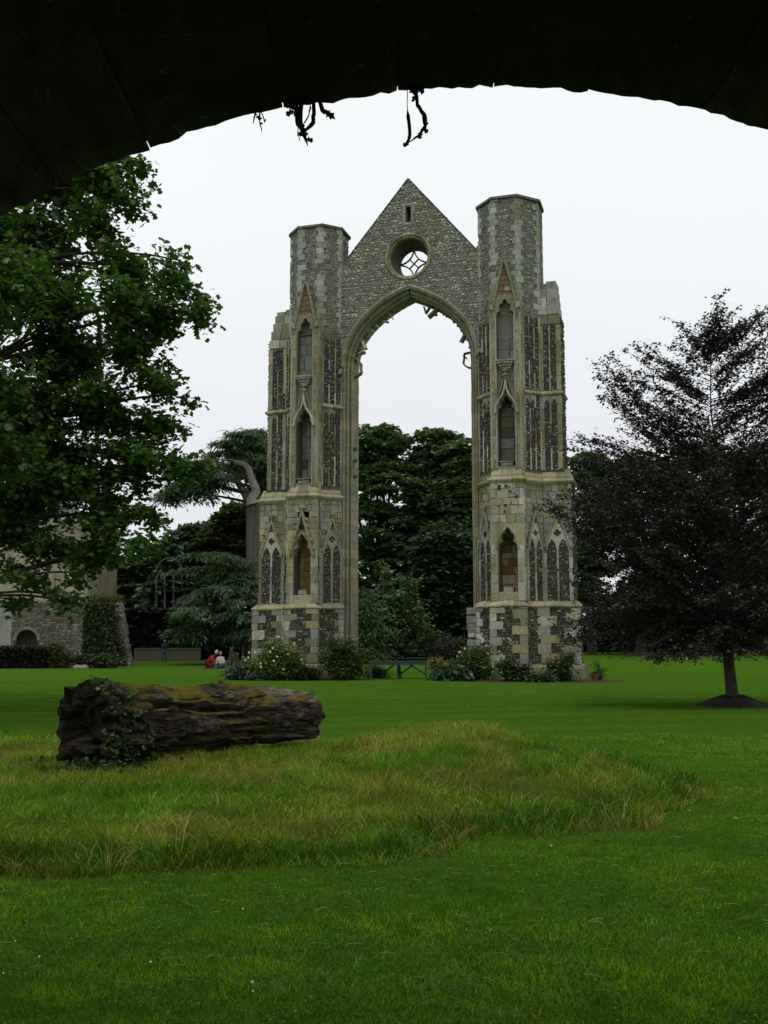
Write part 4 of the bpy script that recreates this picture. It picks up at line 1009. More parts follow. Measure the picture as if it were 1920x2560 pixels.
plates = []   # (x, y, half width px, depth m, droop px, side)
for (x, y, hw, dr) in ((610, 1085, 55, 10), (640, 1080, 40, 8), (580, 1105, 50, 14), (650, 1110, 45, 8), (560, 1130, 45, 14), (600, 1135, 60, 14), (660, 1150, 50, 12), (520, 1150, 50, 20), (570, 1160, 50, 16), (640, 1180, 40, 14),
                       (500, 1175, 60, 26), (470, 1195, 60, 30), (530, 1200, 50, 26), (440, 1215, 45, 28), (550, 1185, 40, 20), (650, 1210, 35, 20), (420, 1235, 40, 22), (500, 1215, 40, 34),
                       (520, 1385, 80, 14), (580, 1400, 60, 16), (500, 1420, 90, 18), (570, 1430, 70, 20), (610, 1400, 40, 14),
                       (600, 1450, 55, 24), (560, 1465, 70, 26), (510, 1485, 80, 28), (600, 1500, 60, 26), (540, 1510, 80, 30), (480, 1520, 70, 28), (590, 1535, 70, 28), (520, 1550, 80, 30), (640, 1530, 40, 24), (600, 1575, 70, 26), (540, 1585, 80, 24), (470, 1570, 60, 24), (640, 1580, 40, 20)):
    plates.append((x, y, hw, dr))
CC, CDr, CS = [], [], []
for (x, y, hw, dr) in plates:
    D = CD+cr.uniform(-2.5, 1.0)-(3 if y > 1430 else 0)+(4.5 if x > 575 and 1125 < y < 1240 else 0); ctr = ray_at(x, y, D); w_ = hw/2588*D
    root = ray_at(636, min(1600, y+25), CD)
    tube(cm, bez(root, (root+ctr)/2+Vector((0, 0, .6)), ctr, 6), [.13, .11, .09, .06, .045, .03], 5, (.05, .043, .033), cap=False)
    for _ in range(15):
        a_ = cr.uniform(0, 6.28); ln = w_*cr.uniform(.6, 1.1); tip = ctr+Vector((math.cos(a_)*ln, math.sin(a_)*ln*.8, -dr/2588*D*cr.uniform(.4, 1.3)))
        mid = (ctr+tip)/2+Vector((0, 0, .25))
        tube(cm, bez(ctr, mid, tip, 5), [.05, .04, .03, .02, .008], 3, CB, cap=False)
        for q in range(56):
            k = cr.uniform(.1, 1.05); b_ = ctr*(1-k)**2+mid*2*k*(1-k)+tip*k*k
            CC.append((b_.x+cr.gauss(0, .28), b_.y+cr.gauss(0, .28), b_.z+cr.gauss(0, .09)))
            CDr.append(((tip-ctr).x/ln*.8, (tip-ctr).y/ln*.8, cr.uniform(-.6, .1)))
cm.build('trunk', M_BARK, ced, smooth=True)
n = len(CC); leaves('crown', CC, .5*crs.uniform(.6, 1.2, n), pal(n, (.055, .098, .048), .28, (.10, .15, .06), .25, crs), NEEDLE, M_FAR, ced, .2, .6, np.array(CDr), rs=crs)

# ------------------------------------------------------------------ old priory building at the left
PB = 74.0
def bx_(mb, x0, x1, y0, y1, z0, z1, col): mb.add([(x, y, z) for z in (z0, z1) for x, y in ((x0, y0), (x1, y0), (x1, y1), (x0, y1))], [(0, 1, 2, 3), (4, 5, 6, 7), (0, 1, 5, 4), (1, 2, 6, 5), (2, 3, 7, 6), (3, 0, 4, 7)], col)
class WFace:
    """vertical wall face looking towards -Y"""
    def __init__(s, x0, y, z0=0): s.x0 = x0; s.y = y; s.z0 = z0
    def P(s, x, z, d=0): return Vector((s.x0+x, s.y-d, s.z0+z))
px = lambda x, y: (lambda p: (p.x, p.z))(ray_at(x, y, PB))
bl = thing('priory_building', 'old cream and flint building with lancet windows behind the hanging branches at left', 'building', (-26, PB, 0))
xr, z1 = px(218, 1500); zt_ = px(0, 1340)[1]
xl = -34.0
U = WFace(0, PB)
wins = []
for (a_, b_) in ((107, 121), (133, 139), (144, 150), (155, 160)):
    x0, zz = px(a_, 1495); x1, zz2 = px(b_, 1430); wins.append([(x0, zz), (x1, zz), (x1, zz2-.2), ((x0+x1)/2, zz2), (x0, zz2-.2)])
upw = plate(U, [(xl, z1), (xr, z1), (xr, zt_), (xr-3.2, zt_+1.9), (xl, zt_+1.9)], wins, -.6, 0, 'wall', bl, (.37, .34, .255), M_ASH)
m_ = MB(); bx_(m_, xl, xr, PB+.6, PB+8, z1, zt_+1.0, (.25, .22, .15)); m_.build('wall', M_ASH, bl)
for wn in wins:
    bar(U, wn, .10, -.02, .06, 'window_frame', bl, (.30, .27, .2), closed=True)
    m_ = MB(); q = [(x, z) for x, z in wn]; m_.add([U.P(x, z, -.4) for x, z in q], [tuple(range(len(q)))], (.012, .012, .014)); m_.build('window', M_GEN, bl)
m_ = MB(); m_.add([(xl, PB-.3, zt_+1.9), (xr-3.0, PB-.3, zt_+1.9), (xr+.2, PB-.3, zt_-.05), (xr+.2, PB+8, zt_-.05), (xr-3.0, PB+4, zt_+3.3), (xl, PB+4, zt_+3.3)], [(0, 1, 4, 5), (1, 2, 3, 4)], (.16, .165, .16)); m_.build('roof', M_RUB, bl)
# string ledge
m_ = MB(); bx_(m_, xl, xr+.1, PB-.16, PB, z1-.15, z1, (.28, .26, .2)); m_.build('string_course', M_ASH, bl)
# lower rubble wall with arched recess and open arch
xe = px(325, 1660)[0]
ar1 = arcpts(px(100, 1600)[0]-px(40, 1600)[0], 1.85, 1.85+(px(100, 1600)[0]-px(40, 1600)[0])/2, 8, px(40, 1600)[0])
x0a = px(40, 1600)[0]; x1a = px(100, 1600)[0]
x0b = px(208, 1600)[0]; x1b = px(282, 1600)[0]
ar2 = arcpts(x1b-x0b, 1.6, 3.4, 8, x0b)
lw = [(xl, -.2), (x0a, -.2)]+[(x0a, 1.6)]+ar1+[(x1a, 1.6), (x1a, -.2), (x0b, -.2)]+ar2+[(x1b, -.2), (xe+.2, -.2), (xe-.1, 1.2), (xe-.35, 2.6), (xe-.6, 4.2), (xe-1.4, 4.7), (xr+.4, 4.5), (xr, z1-.15), (xl, z1-.15)]
LWF = WFace(0, PB-.3)
low = plate(LWF, lw, [], -.45, 0, 'wall', bl, (.15, .14, .115), M_RUB)
rm = MB(); xs0 = px(32, 1600)[0]
class _F(WFace): pass
rubble(rm, LWF, lw, [[(xl, -1), (xs0, -1), (xs0, 6), (xl, 6)]], sx=.26, sz=.16, h=.05, P=[(.13, .12, .10), (.09, .085, .07), (.22, .21, .18), (.28, .27, .23), (.15, .10, .07)])
rm.build('flint_facing', M_RUB, bl, kind='stuff')
m_ = MB(); bx_(m_, xl, xs0, PB-.36, PB-.29, 0, z1-.15, (.30, .31, .28)); m_.build('rendered_wall', M_ASH, bl)
bar(LWF, [(x, z) for x, z in ar1], .22, -.02, .05, 'arch_ring', bl, (.22, .21, .17)); bar(LWF, [(x, z) for x, z in ar2], .22, -.02, .05, 'arch_ring', bl, (.17, .15, .11))
m_ = MB(); bx_(m_, x0a-1, x1a+1, PB+1.6, PB+1.9, -.2, 4, (.26, .24, .18)); bx_(m_, x0a-1.2, x0a-1, PB+.6, PB+1.9, -.2, 4, (.2, .18, .14)); m_.build('recess_wall', M_ASH, bl)
for k in range(9):
    z = k*.34+.1; block(LWF, x0b-.55-(.12 if k % 2 else 0), x0b-.02, z, z+.33, .03, 'quoin_stone', bl, vary((.20, .18, .14), .2))
er = random.Random(9)
for k in range(46):
    z = .1+k*.1; xx = xe+.12-.19*z-(.1 if z > 4.2 else 0); q = er.uniform(.1, .2)
    block(LWF, xx-q, xx+er.uniform(.0, .14), z-.08, z+er.uniform(.04, .12), er.uniform(.0, .12), 'rubble_stone', low, vary(er.choice([(.22, .21, .17), (.14, .13, .10), (.3, .29, .25), (.18, .15, .10)]), .2), back=-.5-er.uniform(0, .15), j=.05)
# ivy on the ruined end
irs = np.random.RandomState(31); n = 13000
ix = irs.uniform(x0b+.2, xe+.1, n); iz = irs.uniform(0, 4.5, n); keep = (irs.rand(n) < .9)
edge = xe-.1-.22*iz
keep &= ix < edge+irs.normal(0, .18, n)-.25
keep &= ~((ix < x1b-.5) & (iz < 3.0-(ix-x0b)*.2) & (irs.rand(n) < .45))
P_ = np.stack([ix[keep], PB-.42-np.abs(irs.normal(0, .12, keep.sum())), iz[keep]], 1)
iv = leaves('ivy', P_, .26*irs.uniform(.6, 1.3, len(P_)), pal(len(P_), (.030, .050, .013), .3, (.08, .085, .02), .12, irs), OVAL, M_FAR, None, .9, .1, rs=irs)
tag(iv, 'dense green ivy covering the ruined right end of the old building', 'ivy', kind='stuff')
n = 700; P_ = np.stack([irs.uniform(xr+.2, xe-.6, n), PB-.2+irs.normal(0, .2, n), 4.55+np.abs(irs.normal(0, .16, n))], 1)
wf = leaves('wall_plants', P_, .35*irs.uniform(.5, 1.3, n), pal(n, (.09, .11, .02), .3, None, 0, irs), NEEDLE, M_FAR, None, -.9, .1, rs=irs); tag(wf, 'yellow-green plants growing along the top of the ivy-covered wall', 'wall plants', kind='stuff')

# ruined traceried window far behind
RW = 92.0
rw = thing('ruined_window_wall', 'far ruined refectory window with slender pale mullions left of the cedar', 'ruined wall', ray_at(420, 1640, RW))
RF = WFace(0, RW); rp = lambda x, y: (lambda p: (p.x, p.z))(ray_at(x, y, RW))
zf = rp(400, 1570)[1]
for x in (390, 411, 433, 455):
    a_ = rp(x, 1570); b_ = rp(x, 1445); bar(RF, [a_, ((a_[0]+b_[0])/2, (a_[1]+b_[1])/2), b_], .12, -.3, 0, 'mullion', rw, (.15, .145, .12))
for x0, x1 in ((390, 411), (411, 433), (433, 455)):
    a_ = rp(x0, 1450); b_ = rp(x1, 1450); bar(RF, arcpts(b_[0]-a_[0], a_[1], a_[1]+.75, 5, a_[0]), .1, -.3, 0, 'tracery', rw, (.15, .145, .12))
a_ = rp(390, 1430); b_ = rp(455, 1430); bar(RF, arcpts(b_[0]-a_[0], a_[1], a_[1]+1.3, 6, a_[0]), .12, -.3, 0, 'tracery', rw, (.13, .125, .10))
m_ = MB(); p = rp(385, 1640); q = rp(460, 1570); bx_(m_, p[0]-1, q[0]+1, RW, RW+.5, 0, zf, (.10, .095, .08)); m_.build('wall', M_RUB, rw)
# low wall with gate behind the lawn edge
p = ray_at(335, 1645, 86); q = ray_at(500, 1645, 86)
m_ = MB(); zz = ground(0, 86); bx_(m_, p.x, q.x, 86, 86.4, zz-.1, zz+.95, (.14, .13, .10)); lwl = m_.build('garden_wall', M_RUB); tag(lwl, 'low grey garden wall at the far edge of the lawn behind the standing person', 'wall')
for i in range(14):
    m2 = MB(); xx = p.x+(q.x-p.x)*i/14; bx_(m2, xx+.01, xx+(q.x-p.x)/14-.01, 85.94, 86.46, zz+.952, zz+1.06, vary((.15, .14, .11), .2)); m2.build('coping_stone', M_RUB, lwl)

# ------------------------------------------------------------------ beds, shrubs and flowers round the ruin
def bed(name, pts, col=(.05, .035, .022), dz=.02):
    c = Vector((sum(p[0] for p in pts)/len(pts), sum(p[1] for p in pts)/len(pts))); dense = []
    for i in range(len(pts)):
        a_, b_ = Vector(pts[i]), Vector(pts[(i+1) % len(pts)])
        for k in range(6): q = a_.lerp(b_, k/6); q += (q-c).normalized()*.12*noise.noise(Vector((q.x*2, q.y*2, 0))); dense.append(q)
    vs_ = [(c.x, c.y, ground(*c)+.06)]+[(c.x+(q.x-c.x)*.9, c.y+(q.y-c.y)*.9, ground(q.x, q.y)+.05) for q in dense]+[(q.x, q.y, ground(q.x, q.y)-.015+dz) for q in dense]
    n = len(dense); m_ = MB(); m_.add(vs_, [(0, 1+i, 1+(i+1) % n) for i in range(n)]+[(1+i, 1+(i+1) % n, 1+n+(i+1) % n, 1+n+i) for i in range(n)], col)
    o = m_.build(name, M_SOIL); o['kind'] = 'structure'
bed('soil_bed', [(-7.6, 51.5), (-7.5, 48.6), (-5.5, 47.2), (-3.0, 47.0), (-1.2, 47.6), (-1.4, 50), (-2, 52.5)])
bed('soil_bed', [(2.4, 49), (2.6, 46.9), (4.2, 45.7), (7.4, 45.3), (10.2, 45.0), (10.6, 46.0), (10.5, 48.5), (4, 50.5)])
bed('soil_bed', [(-8, 93), (-6, 86.5), (2, 85.5), (9, 86.5), (14, 90), (12, 95)])
def shrub(name, label, c, ra, n, leaf, col, alt=None, tmpl=OVAL, seed=1, flowers=0, fcol=(.75, .75, .65), fs=.13, cat='shrub', mat=None, droop=.2, group=None, flat=.4, pa=.2, top_only=True):
    r = random.Random(seed); rs = np.random.RandomState(seed); c = Vector(c); g_ = ground(c.x, c.y)
    t = thing(name, label, cat, (c.x, c.y, g_), group); m_ = MB()
    C_ = []
    nb = max(6, int(n/120))
    for k in range(nb):
        d = Vector((r.gauss(0, 1), r.gauss(0, 1), abs(r.gauss(0, 1))+.1)).normalized()*r.uniform(.55, 1)
        tip = Vector((c.x+d.x*ra[0], c.y+d.y*ra[1], g_+.08+d.z*ra[2]))
        st = Vector((c.x+r.uniform(-.2, .2)*ra[0], c.y, g_)); mid = st.lerp(tip, .5)+Vector((0, 0, .15*ra[2]))
        tube(m_, bez(st, mid, tip, 5), [.02, .017, .013, .01, .005], 4, (.06, .05, .03), cap=False)
        q = int(n*1.4/nb); kk = rs.uniform(.25, 1.05, q)[:, None]
        S_, M2, T_ = (np.array(v)[None, :] for v in (st, mid, tip))
        C_.append(S_*(1-kk)**2+M2*2*kk*(1-kk)+T_*kk*kk+rs.normal(0, 1, (q, 3))*np.array([.17, .17, .12])*(ra[0]**.5))
    C_ = np.concatenate(C_); C_[:, 2] = np.maximum(C_[:, 2], g_+.02)
    m_.build('stems', M_BARK, t)
    leaves('foliage', C_, leaf*rs.uniform(.6, 1.3, len(C_)), pal(len(C_), col, .28, alt, pa, rs), tmpl, mat or M_FAR, t, droop, flat, rs=rs)
    for k in range(flowers):
        d = Vector((r.gauss(0, 1), -abs(r.gauss(0, 1)), abs(r.gauss(0, .8))+.25)).normalized()
        p = Vector((c.x+d.x*ra[0]*1.02, c.y+d.y*ra[1]*1.02, g_+.1+d.z*ra[2]*1.06)); f_ = MB()
        for q in range(5):
            a_ = q*1.2566+r.random(); u_ = Vector((math.cos(a_), -.35, math.sin(a_))).normalized()*fs*.5; v_ = Vector((-math.sin(a_), 0, math.cos(a_)))*fs*.28
            f_.add([p, p+u_*.6+v_, p+u_+Vector((0, -.02, 0)), p+u_*.6-v_], [(0, 1, 2, 3)], vary(fcol, .08, r))
        f_.build('flower', M_PETAL, t)
    return t
def at(x, D): return (ray_at(x, 1600, D).x, D, 0)
shrub('flowering_shrub', 'bright green rose bush with white blooms at the foot of the left pier', at(690, 47.4), (1.5, 1.0, 1.75), 8500, .14, (.07, .125, .016), (.13, .17, .03), seed=1, flowers=20, fs=.12)
shrub('shrub', 'round dark green bush against the inner foot of the left pier', at(858, 47.6), (1.2, 1.0, 2.15), 8500, .13, (.045, .082, .014), (.075, .08, .018), seed=2)
shrub('shrub', 'low dark bush between the two larger bushes at the left pier', at(765, 46.9), (.85, .6, .75), 2500, .12, (.022, .04, .012), seed=3)
shrub('shrub', 'low silver-green border plant left of the white rose bush', at(612, 47.6), (1.1, .6, .72), 2600, .16, (.055, .085, .05), (.09, .13, .09), seed=4, tmpl=OVAL)
shrub('shrub', 'small grey-green border plant in front of the white rose bush', at(655, 46.9), (.75, .45, .45), 1300, .15, (.05, .08, .05), (.10, .14, .10), seed=5)
shrub('shrub', 'feathery low plant at the right end of the left bed beside the green table', at(945, 49.6), (.8, .5, .62), 1500, .14, (.04, .045, .03), (.06, .055, .04), seed=6, tmpl=NEEDLE, droop=-.6)
shrub('flowering_shrub', 'white rose bush at the inner foot of the right pier', at(1185, 46.6), (.85, .8, 1.85), 5600, .13, (.06, .10, .016), (.12, .15, .03), seed=7, flowers=22, fs=.11)
shrub('shrub', 'broad clump of large drooping blue-green leaves left of the right pier', at(1135, 46.6), (1.15, .8, 1.0), 2600, .30, (.030, .060, .030), (.06, .10, .055), seed=8, tmpl=OVAL, droop=.7)
shrub('tall_flower', 'tall leafy plant with pale top flowers in front of the right pier', at(1266, 45.4), (.42, .35, 1.75), 1500, .16, (.05, .09, .02), (.12, .15, .05), seed=9, flowers=7, fcol=(.6, .62, .4), fs=.1, cat='plant')
shrub('shrub', 'thin brownish shrub in the middle of the right bed', at(1310, 45.6), (.6, .4, .9), 900, .14, (.05, .055, .018), (.10, .07, .03), seed=10)
shrub('climbing_plant', 'loose climber against the plinth under the beech branches', at(1405, 45.2), (.9, .35, 1.35), 1700, .12, (.035, .06, .016), seed=11, cat='climber')
shrub('shrub', 'small upright tuft beside the red pot at the right end of the bed', at(1494, 45.9), (.34, .3, .82), 900, .12, (.04, .07, .025), seed=12, tmpl=NEEDLE, droop=-1.2)
shrub('shrub', 'low mixed plants at the right foot of the right pier', at(1360, 44.9), (.8, .3, .42), 1000, .12, (.05, .075, .03), (.12, .12, .09), seed=13)
# flower spikes left of the bed
for k, (x, y, lab) in enumerate(((579, 1617, 'tallest pale flower spike, leftmost behind the silver-green plant'), (592, 1632, 'pale flower spike in the middle of the row beside the rose bush'), (608, 1640, 'shortest flower spike nearest the white rose bush'), (584, 1628, 'pale flower spike just right of the tallest one'))):
    D = 48.6; tp_ = ray_at(x, y, D); g_ = ground(tp_.x, D); t = thing('flower_spike', lab, 'flower', (tp_.x, D, g_), 'pale flower spikes beside the picnickers')
    m_ = MB(); tube(m_, [(tp_.x, D, g_), (tp_.x+.02, D, (g_+tp_.z)/2), tp_], [.02, .02, .01], 5, (.06, .08, .03)); m_.build('stem', M_BARK, t)
    rs = np.random.RandomState(k); n = 380; hz = rs.uniform(.45, 1, n)
    P_ = np.stack([tp_.x+rs.normal(0, .055, n)*(1.4-hz), D+rs.normal(0, .05, n), g_+(tp_.z-g_)*hz], 1)
    leaves('blossoms', P_, .07, pal(n, (.20, .18, .16), .3, (.13, .14, .06), .4, rs), OVAL, M_PETAL, t, 0, .2, rs=rs)
# red pot
m_ = MB(); p = at(1486, 45.6); n = 14
for r0, za_, r1, zb_ in ((.1, 0, .14, .24), (.155, .24, .155, .29)):
    tube(m_, [(p[0], p[1], za_), (p[0], p[1], zb_)], [r0, r1], n, (.20, .04, .03))
tag(m_.build('flower_pot', M_GEN), 'small red flower pot at the right end of the pier bed', 'pot')
# border behind the arch
shrub('shrub', 'large pale green conical bush behind the arch opening', at(985, 84), (3.2, 2.4, 7.6), 17000, .34, (.075, .125, .055), (.10, .155, .065), seed=20, tmpl=RAG, droop=-.4)
shrub('conifer', 'drooping light conifer branches beside the left jamb', at(915, 80), (2.3, 1.6, 6.6), 6500, .45, (.055, .10, .035), (.09, .13, .04), seed=21, tmpl=NEEDLE, droop=.5)
shrub('shrub', 'dark bush in front of the pale conical bush', at(1035, 83), (2.6, 1.5, 3.6), 6000, .26, (.042, .078, .024), (.06, .09, .03), seed=22, tmpl=RAG)
shrub('shrub', 'grey-green feathery bush left of the right jamb', at(1110, 82), (1.5, 1.0, 2.6), 3500, .22, (.05, .06, .045), (.07, .08, .055), seed=23, tmpl=NEEDLE, droop=-.5)
shrub('shrub', 'brownish bush behind the white rose by the right jamb', at(1155, 81), (1.7, 1.0, 2.0), 3000, .2, (.04, .042, .022), (.06, .05, .03), seed=24, tmpl=RAG)
shrub('shrub', 'low bronze-green bush at the left of the far border', at(935, 85.8), (2.2, .8, 1.7), 3000, .2, (.035, .04, .014), (.05, .045, .02), seed=25, tmpl=RAG)
shrub('shrub', 'low weeping mound in the far border behind the green table', at(1020, 85.2), (1.7, .7, 1.15), 2600, .2, (.03, .05, .018), seed=26, tmpl=NEEDLE, droop=.6)
shrub('flowering_shrub', 'patch of bright yellow flowers beyond the green table', at(1086, 66), (.75, .5, .75), 1600, .12, (.30, .26, .02), (.08, .10, .02), seed=27, tmpl=OVAL, pa=.4)
shrub('shrub', 'thin reddish stalks beside the yellow flowers', at(1098, 58), (.4, .3, .9), 400, .12, (.12, .07, .04), (.09, .1, .04), seed=28, tmpl=NEEDLE, droop=-1)
shrub('shrub', 'loose yellow-green shrub in front of the flint wall beside the hedge', at(140, 69.5), (1.3, .8, 2.0), 3600, .17, (.055, .07, .012), (.09, .09, .02), seed=30)
shrub('shrub', 'low plants along the foot of the ivy-covered wall', at(240, 69.4), (2.3, .8, .95), 3000, .2, (.03, .05, .014), (.10, .10, .04), seed=31)
for k, (x, y) in enumerate(((192, 1661), (204, 1663), (213, 1660))):
    c = ray_at(x, y, 68.6); m_ = MB(); vs_ = []
    rk = random.Random(k)
    for lay, (rr_, zz) in enumerate(((.2, -.05), (.24, .1), (.12, .24))):
        for i in range(7): t_ = 6.283*i/7; q = rr_*rk.uniform(.75, 1.2); vs_.append((c.x+q*math.cos(t_), c.y+q*math.sin(t_), zz*rk.uniform(.8, 1.1)))
    m_.add(vs_, [(l*7+i, l*7+(i+1) % 7, l*7+7+(i+1) % 7, l*7+7+i) for l in (0, 1) for i in range(7)]+[tuple(range(14, 21))], (.30, .28, .24))
    tag(m_.build('fallen_stone', M_RUB), 'pale fallen stone on the grass at the foot of the old wall', 'stone', 'pale fallen stones by the old wall')

# ------------------------------------------------------------------ green table between the piers
tb_ = thing('trestle_table', 'long green painted trestle table on the grass between the two piers', 'table', (.7, 49.4, 0))
TG = (.035, .062, .048)
def plank(name, a_, b_, w_, h_, col, parent, mat=M_GEN):
    a_, b_ = Vector(a_), Vector(b_); d = (b_-a_).normalized(); s_ = d.cross(Vector((0, 1, 0))) if abs(d.y) < .9 else Vector((0, 0, 1)); s_.normalize(); u_ = d.cross(s_)
    m_ = MB(); vs_ = [p+s_*i*h_/2+u_*j*w_/2 for p in (a_, b_) for i, j in ((-1, -1), (1, -1), (1, 1), (-1, 1))]
    m_.add(vs_, [(0, 1, 2, 3), (4, 5, 6, 7), (0, 1, 5, 4), (1, 2, 6, 5), (2, 3, 7, 6), (3, 0, 4, 7)], vary(col, .15)); return m_.build(name, mat, parent)
def tp(x, y, D): return ray_at(x, y, D)
for D, z in ((49.0, .80), (49.22, .80), (49.44, .80)):
    plank('top_board', (-.70, D, z), (2.05, D+.1, z), .2, .045, TG, tb_)
plank('apron', (-.68, 48.92, .70), (2.03, 48.92, .70), .03, .12, (.04, .07, .055), tb_)
for D, z in ((50.3, .93), (50.52, .93)): plank('top_board', (.58, D, z), (2.6, D, z), .2, .045, (.03, .055, .045), tb_)
for x, y_, hh in ((-.6, 48.95, .78), (1.98, 48.95, .78), (.66, 50.3, .9), (-.6, 49.5, .78), (1.98, 49.6, .78), (2.45, 50.4, .9)): plank('leg', (x, y_, 0), (x, y_, hh), .08, .075, (.06, .095, .08) if y_ < 49 else TG, tb_)
plank('leg', (.78, 49.8, 0), (.70, 49.8, .78), .09, .12, (.03, .05, .045), tb_)
plank('brace', (.75, 49.7, .18), (1.5, 49.7, .72), .05, .07, TG, tb_); plank('brace', (1.1, 49.0, .72), (1.95, 49.0, .2), .05, .07, TG, tb_)
plank('brace', (-.1, 49.6, .2), (.6, 49.6, .72), .05, .07, TG, tb_)

# ------------------------------------------------------------------ people
def skin(name, joints, edges, mat, col, parent, sub=2):
    me = bpy.data.meshes.new(name); me.from_pydata([j[:3] for j in joints], edges, [])
    o = put(name, me, None, parent); sk = o.modifiers.new('skin', 'SKIN')
    for i, j in enumerate(joints):
        v = me.skin_vertices[0].data[i]; v.radius = (j[3], j[3]); v.use_root = (i == 0)
    ss = o.modifiers.new('sub', 'SUBSURF'); ss.levels = sub; ss.render_levels = sub
    me.materials.append(mat); return o
def flat_mat(name, c, r=.85):
    m, N, L = mat_new(name); g_ = N('ShaderNodeNewGeometry'); a_ = noise_node(N, L, g_.outputs['Position'], 18, 4)
    finish(N, L, mixc(N, L, rng(N, L, a_, .3, .7), tuple(x*.75 for x in c), tuple(min(1, x*1.2) for x in c)), r); return m
SKIN = flat_mat('skin', (.42, .26, .19), .6)
def head(parent, c, r_, hair, face_dir, hairm):
    c = Vector(c); f_ = Vector(face_dir).normalized(); s_ = f_.cross(Vector((0, 0, 1))).normalized(); u_ = s_.cross(f_)
    def ell(cc, rx, ry, rz, name, mat, n=10):
        m_ = MB(); vs_ = []
        for i in range(n+1):
            for k in range(12):
                a_ = math.pi*i/n; b_ = 2*math.pi*k/12; q = s_*(rx*math.sin(a_)*math.cos(b_))+f_*(ry*math.sin(a_)*math.sin(b_))+u_*(rz*math.cos(a_)); vs_.append(cc+q)
        m_.add(vs_, [(i*12+k, i*12+(k+1) % 12, (i+1)*12+(k+1) % 12, (i+1)*12+k) for i in range(n) for k in range(12)]); return m_.build(name, mat, parent, smooth=True)
    ell(c, r_*.78, r_*.92, r_*1.15, 'head', SKIN)
    ell(c+f_*r_*.9-u_*r_*.1, r_*.14, r_*.22, r_*.2, 'nose', SKIN, 5)
    for k in (-1, 1):
        ell(c+s_*k*r_*.78, r_*.1, r_*.2, r_*.25, 'ear', SKIN, 5)
        ell(c+s_*k*r_*.3+f_*r_*.84+u_*r_*.08, r_*.1, r_*.08, r_*.07, 'eye', flat_mat('eye', (.02, .02, .02)), 5)
    ell(c+f_*r_*.82-u_*r_*.5, r_*.25, r_*.08, r_*.06, 'mouth', flat_mat('lip', (.3, .1, .09)), 5)
    ell(c-f_*r_*.2+u_*r_*.28, r_*.88, r_*.92, r_*1.05, 'hair', hairm)
PD = 69.0; gz = ground(-11, PD)
def PX(x, dz, dy=0): return (ray_at(x, 1650, PD).x, PD+dy, gz+dz)
def seated(label, x, scale, cloth, legs, hair, lean, fdir, kneel=False, legdir=(0, -1, 0)):
    b_ = Vector(PX(x, 0)); t = thing('person', label, 'person', b_, 'three people sitting together on the grass')
    S = scale; f_ = Vector(legdir).normalized(); s_ = Vector((-f_.y, f_.x, 0))
    ln = Vector(lean)
    P_ = lambda a_, b2, z: tuple(b_+(s_*a_+f_*b2)*S+Vector((0, 0, z*S)))
    hip = Vector(P_(0, 0, .16 if not kneel else .28)); ch = hip+(Vector((0, 0, .5))+ln)*S*.8; nk = hip+(Vector((0, 0, .56))+ln*1.35)*S
    up = []
    up.append((*hip, .17*S)); up.append((*(hip.lerp(ch, .5)), .165*S)); up.append((*ch, .175*S)); up.append((*nk, .07*S))
    ed = [(0, 1), (1, 2), (2, 3)]
    for k in (-1, 1):
        i = len(up); sh = ch+s_*k*.17*S+Vector((0, 0, .03*S)); elb = sh+(f_*.14+s_*k*.06)*S+Vector((0, 0, -.24*S)); wr = elb+(f_*.22-s_*k*.08)*S+Vector((0, 0, -.04*S))
        up += [(*sh, .075*S), (*elb, .055*S), (*wr, .04*S)]; ed += [(2, i), (i, i+1), (i+1, i+2)]
        h0 = wr; skin('hand', [(*h0, .035*S), (*(h0+f_*.07*S), .04*S)], [(0, 1)], SKIN, None, t, 1)
        for q in range(5):
            fb = h0+f_*.08*S+s_*(q-2)*.018*S; skin('finger', [(*fb, .011*S), (*(fb+f_*(.05-.004*abs(q-2))*S+Vector((0, 0, -.015*S))), .009*S)], [(0, 1)], SKIN, None, t, 1)
    skin('jacket', up, ed, cloth, None, t)
    lg = [(*hip, .16*S)]; le = []
    for k in (-1, 1):
        i = len(lg); th = hip+s_*k*.1*S
        if kneel: kn = th+f_*.36*S+Vector((0, 0, -.18*S)); ft_ = kn-f_*.38*S+Vector((0, 0, -.02*S)); toe = ft_-f_*.12*S
        else: kn = th+(f_*.36+s_*k*.2)*S+Vector((0, 0, .12*S)); ft_ = kn+(f_*.12-s_*k*.25)*S+Vector((0, 0, -.2*S)); toe = ft_+f_*.1*S
        lg += [(*th, .11*S), (*kn, .075*S), (*ft_, .05*S)]; le += [(0, i), (i, i+1), (i+1, i+2)]
        skin('shoe', [(*ft_, .05*S), (*toe, .045*S)], [(0, 1)], flat_mat('shoe', (.03, .03, .03)), None, t, 1)
    skin('trousers', lg, le, legs, None, t)
    head(t, nk+(Vector((0, 0, .16))+ln*.35)*S, .115*S, hair, fdir, hair)
    return t
FM = flat_mat
seated('grey-haired person in a red jacket kneeling and bending forward on the grass', 520, 1.12, FM('red_cloth', (.33, .018, .035)), FM('dark_cloth', (.10, .012, .02)), FM('grey_hair', (.45, .42, .38)), (.30, -.02, -.05), (.8, -.2, -.4), True, (1, -.15, 0))
seated('dark-haired person in a pale jacket sitting on the grass behind the child', 551, 1.12, FM('pale_cloth', (.42, .41, .38)), FM('jeans', (.06, .07, .10)), FM('dark_hair', (.03, .018, .014)), (0, -.02, 0), (.2, -1, -.3))
seated('small child in a blue top sitting right of the two adults', 561, .74, FM('blue_cloth', (.04, .14, .34)), FM('jeans_light', (.10, .14, .20)), FM('brown_hair', (.17, .10, .06)), (-.05, 0, 0), (-.4, -1, -.2), False, (-.3, -1, 0))
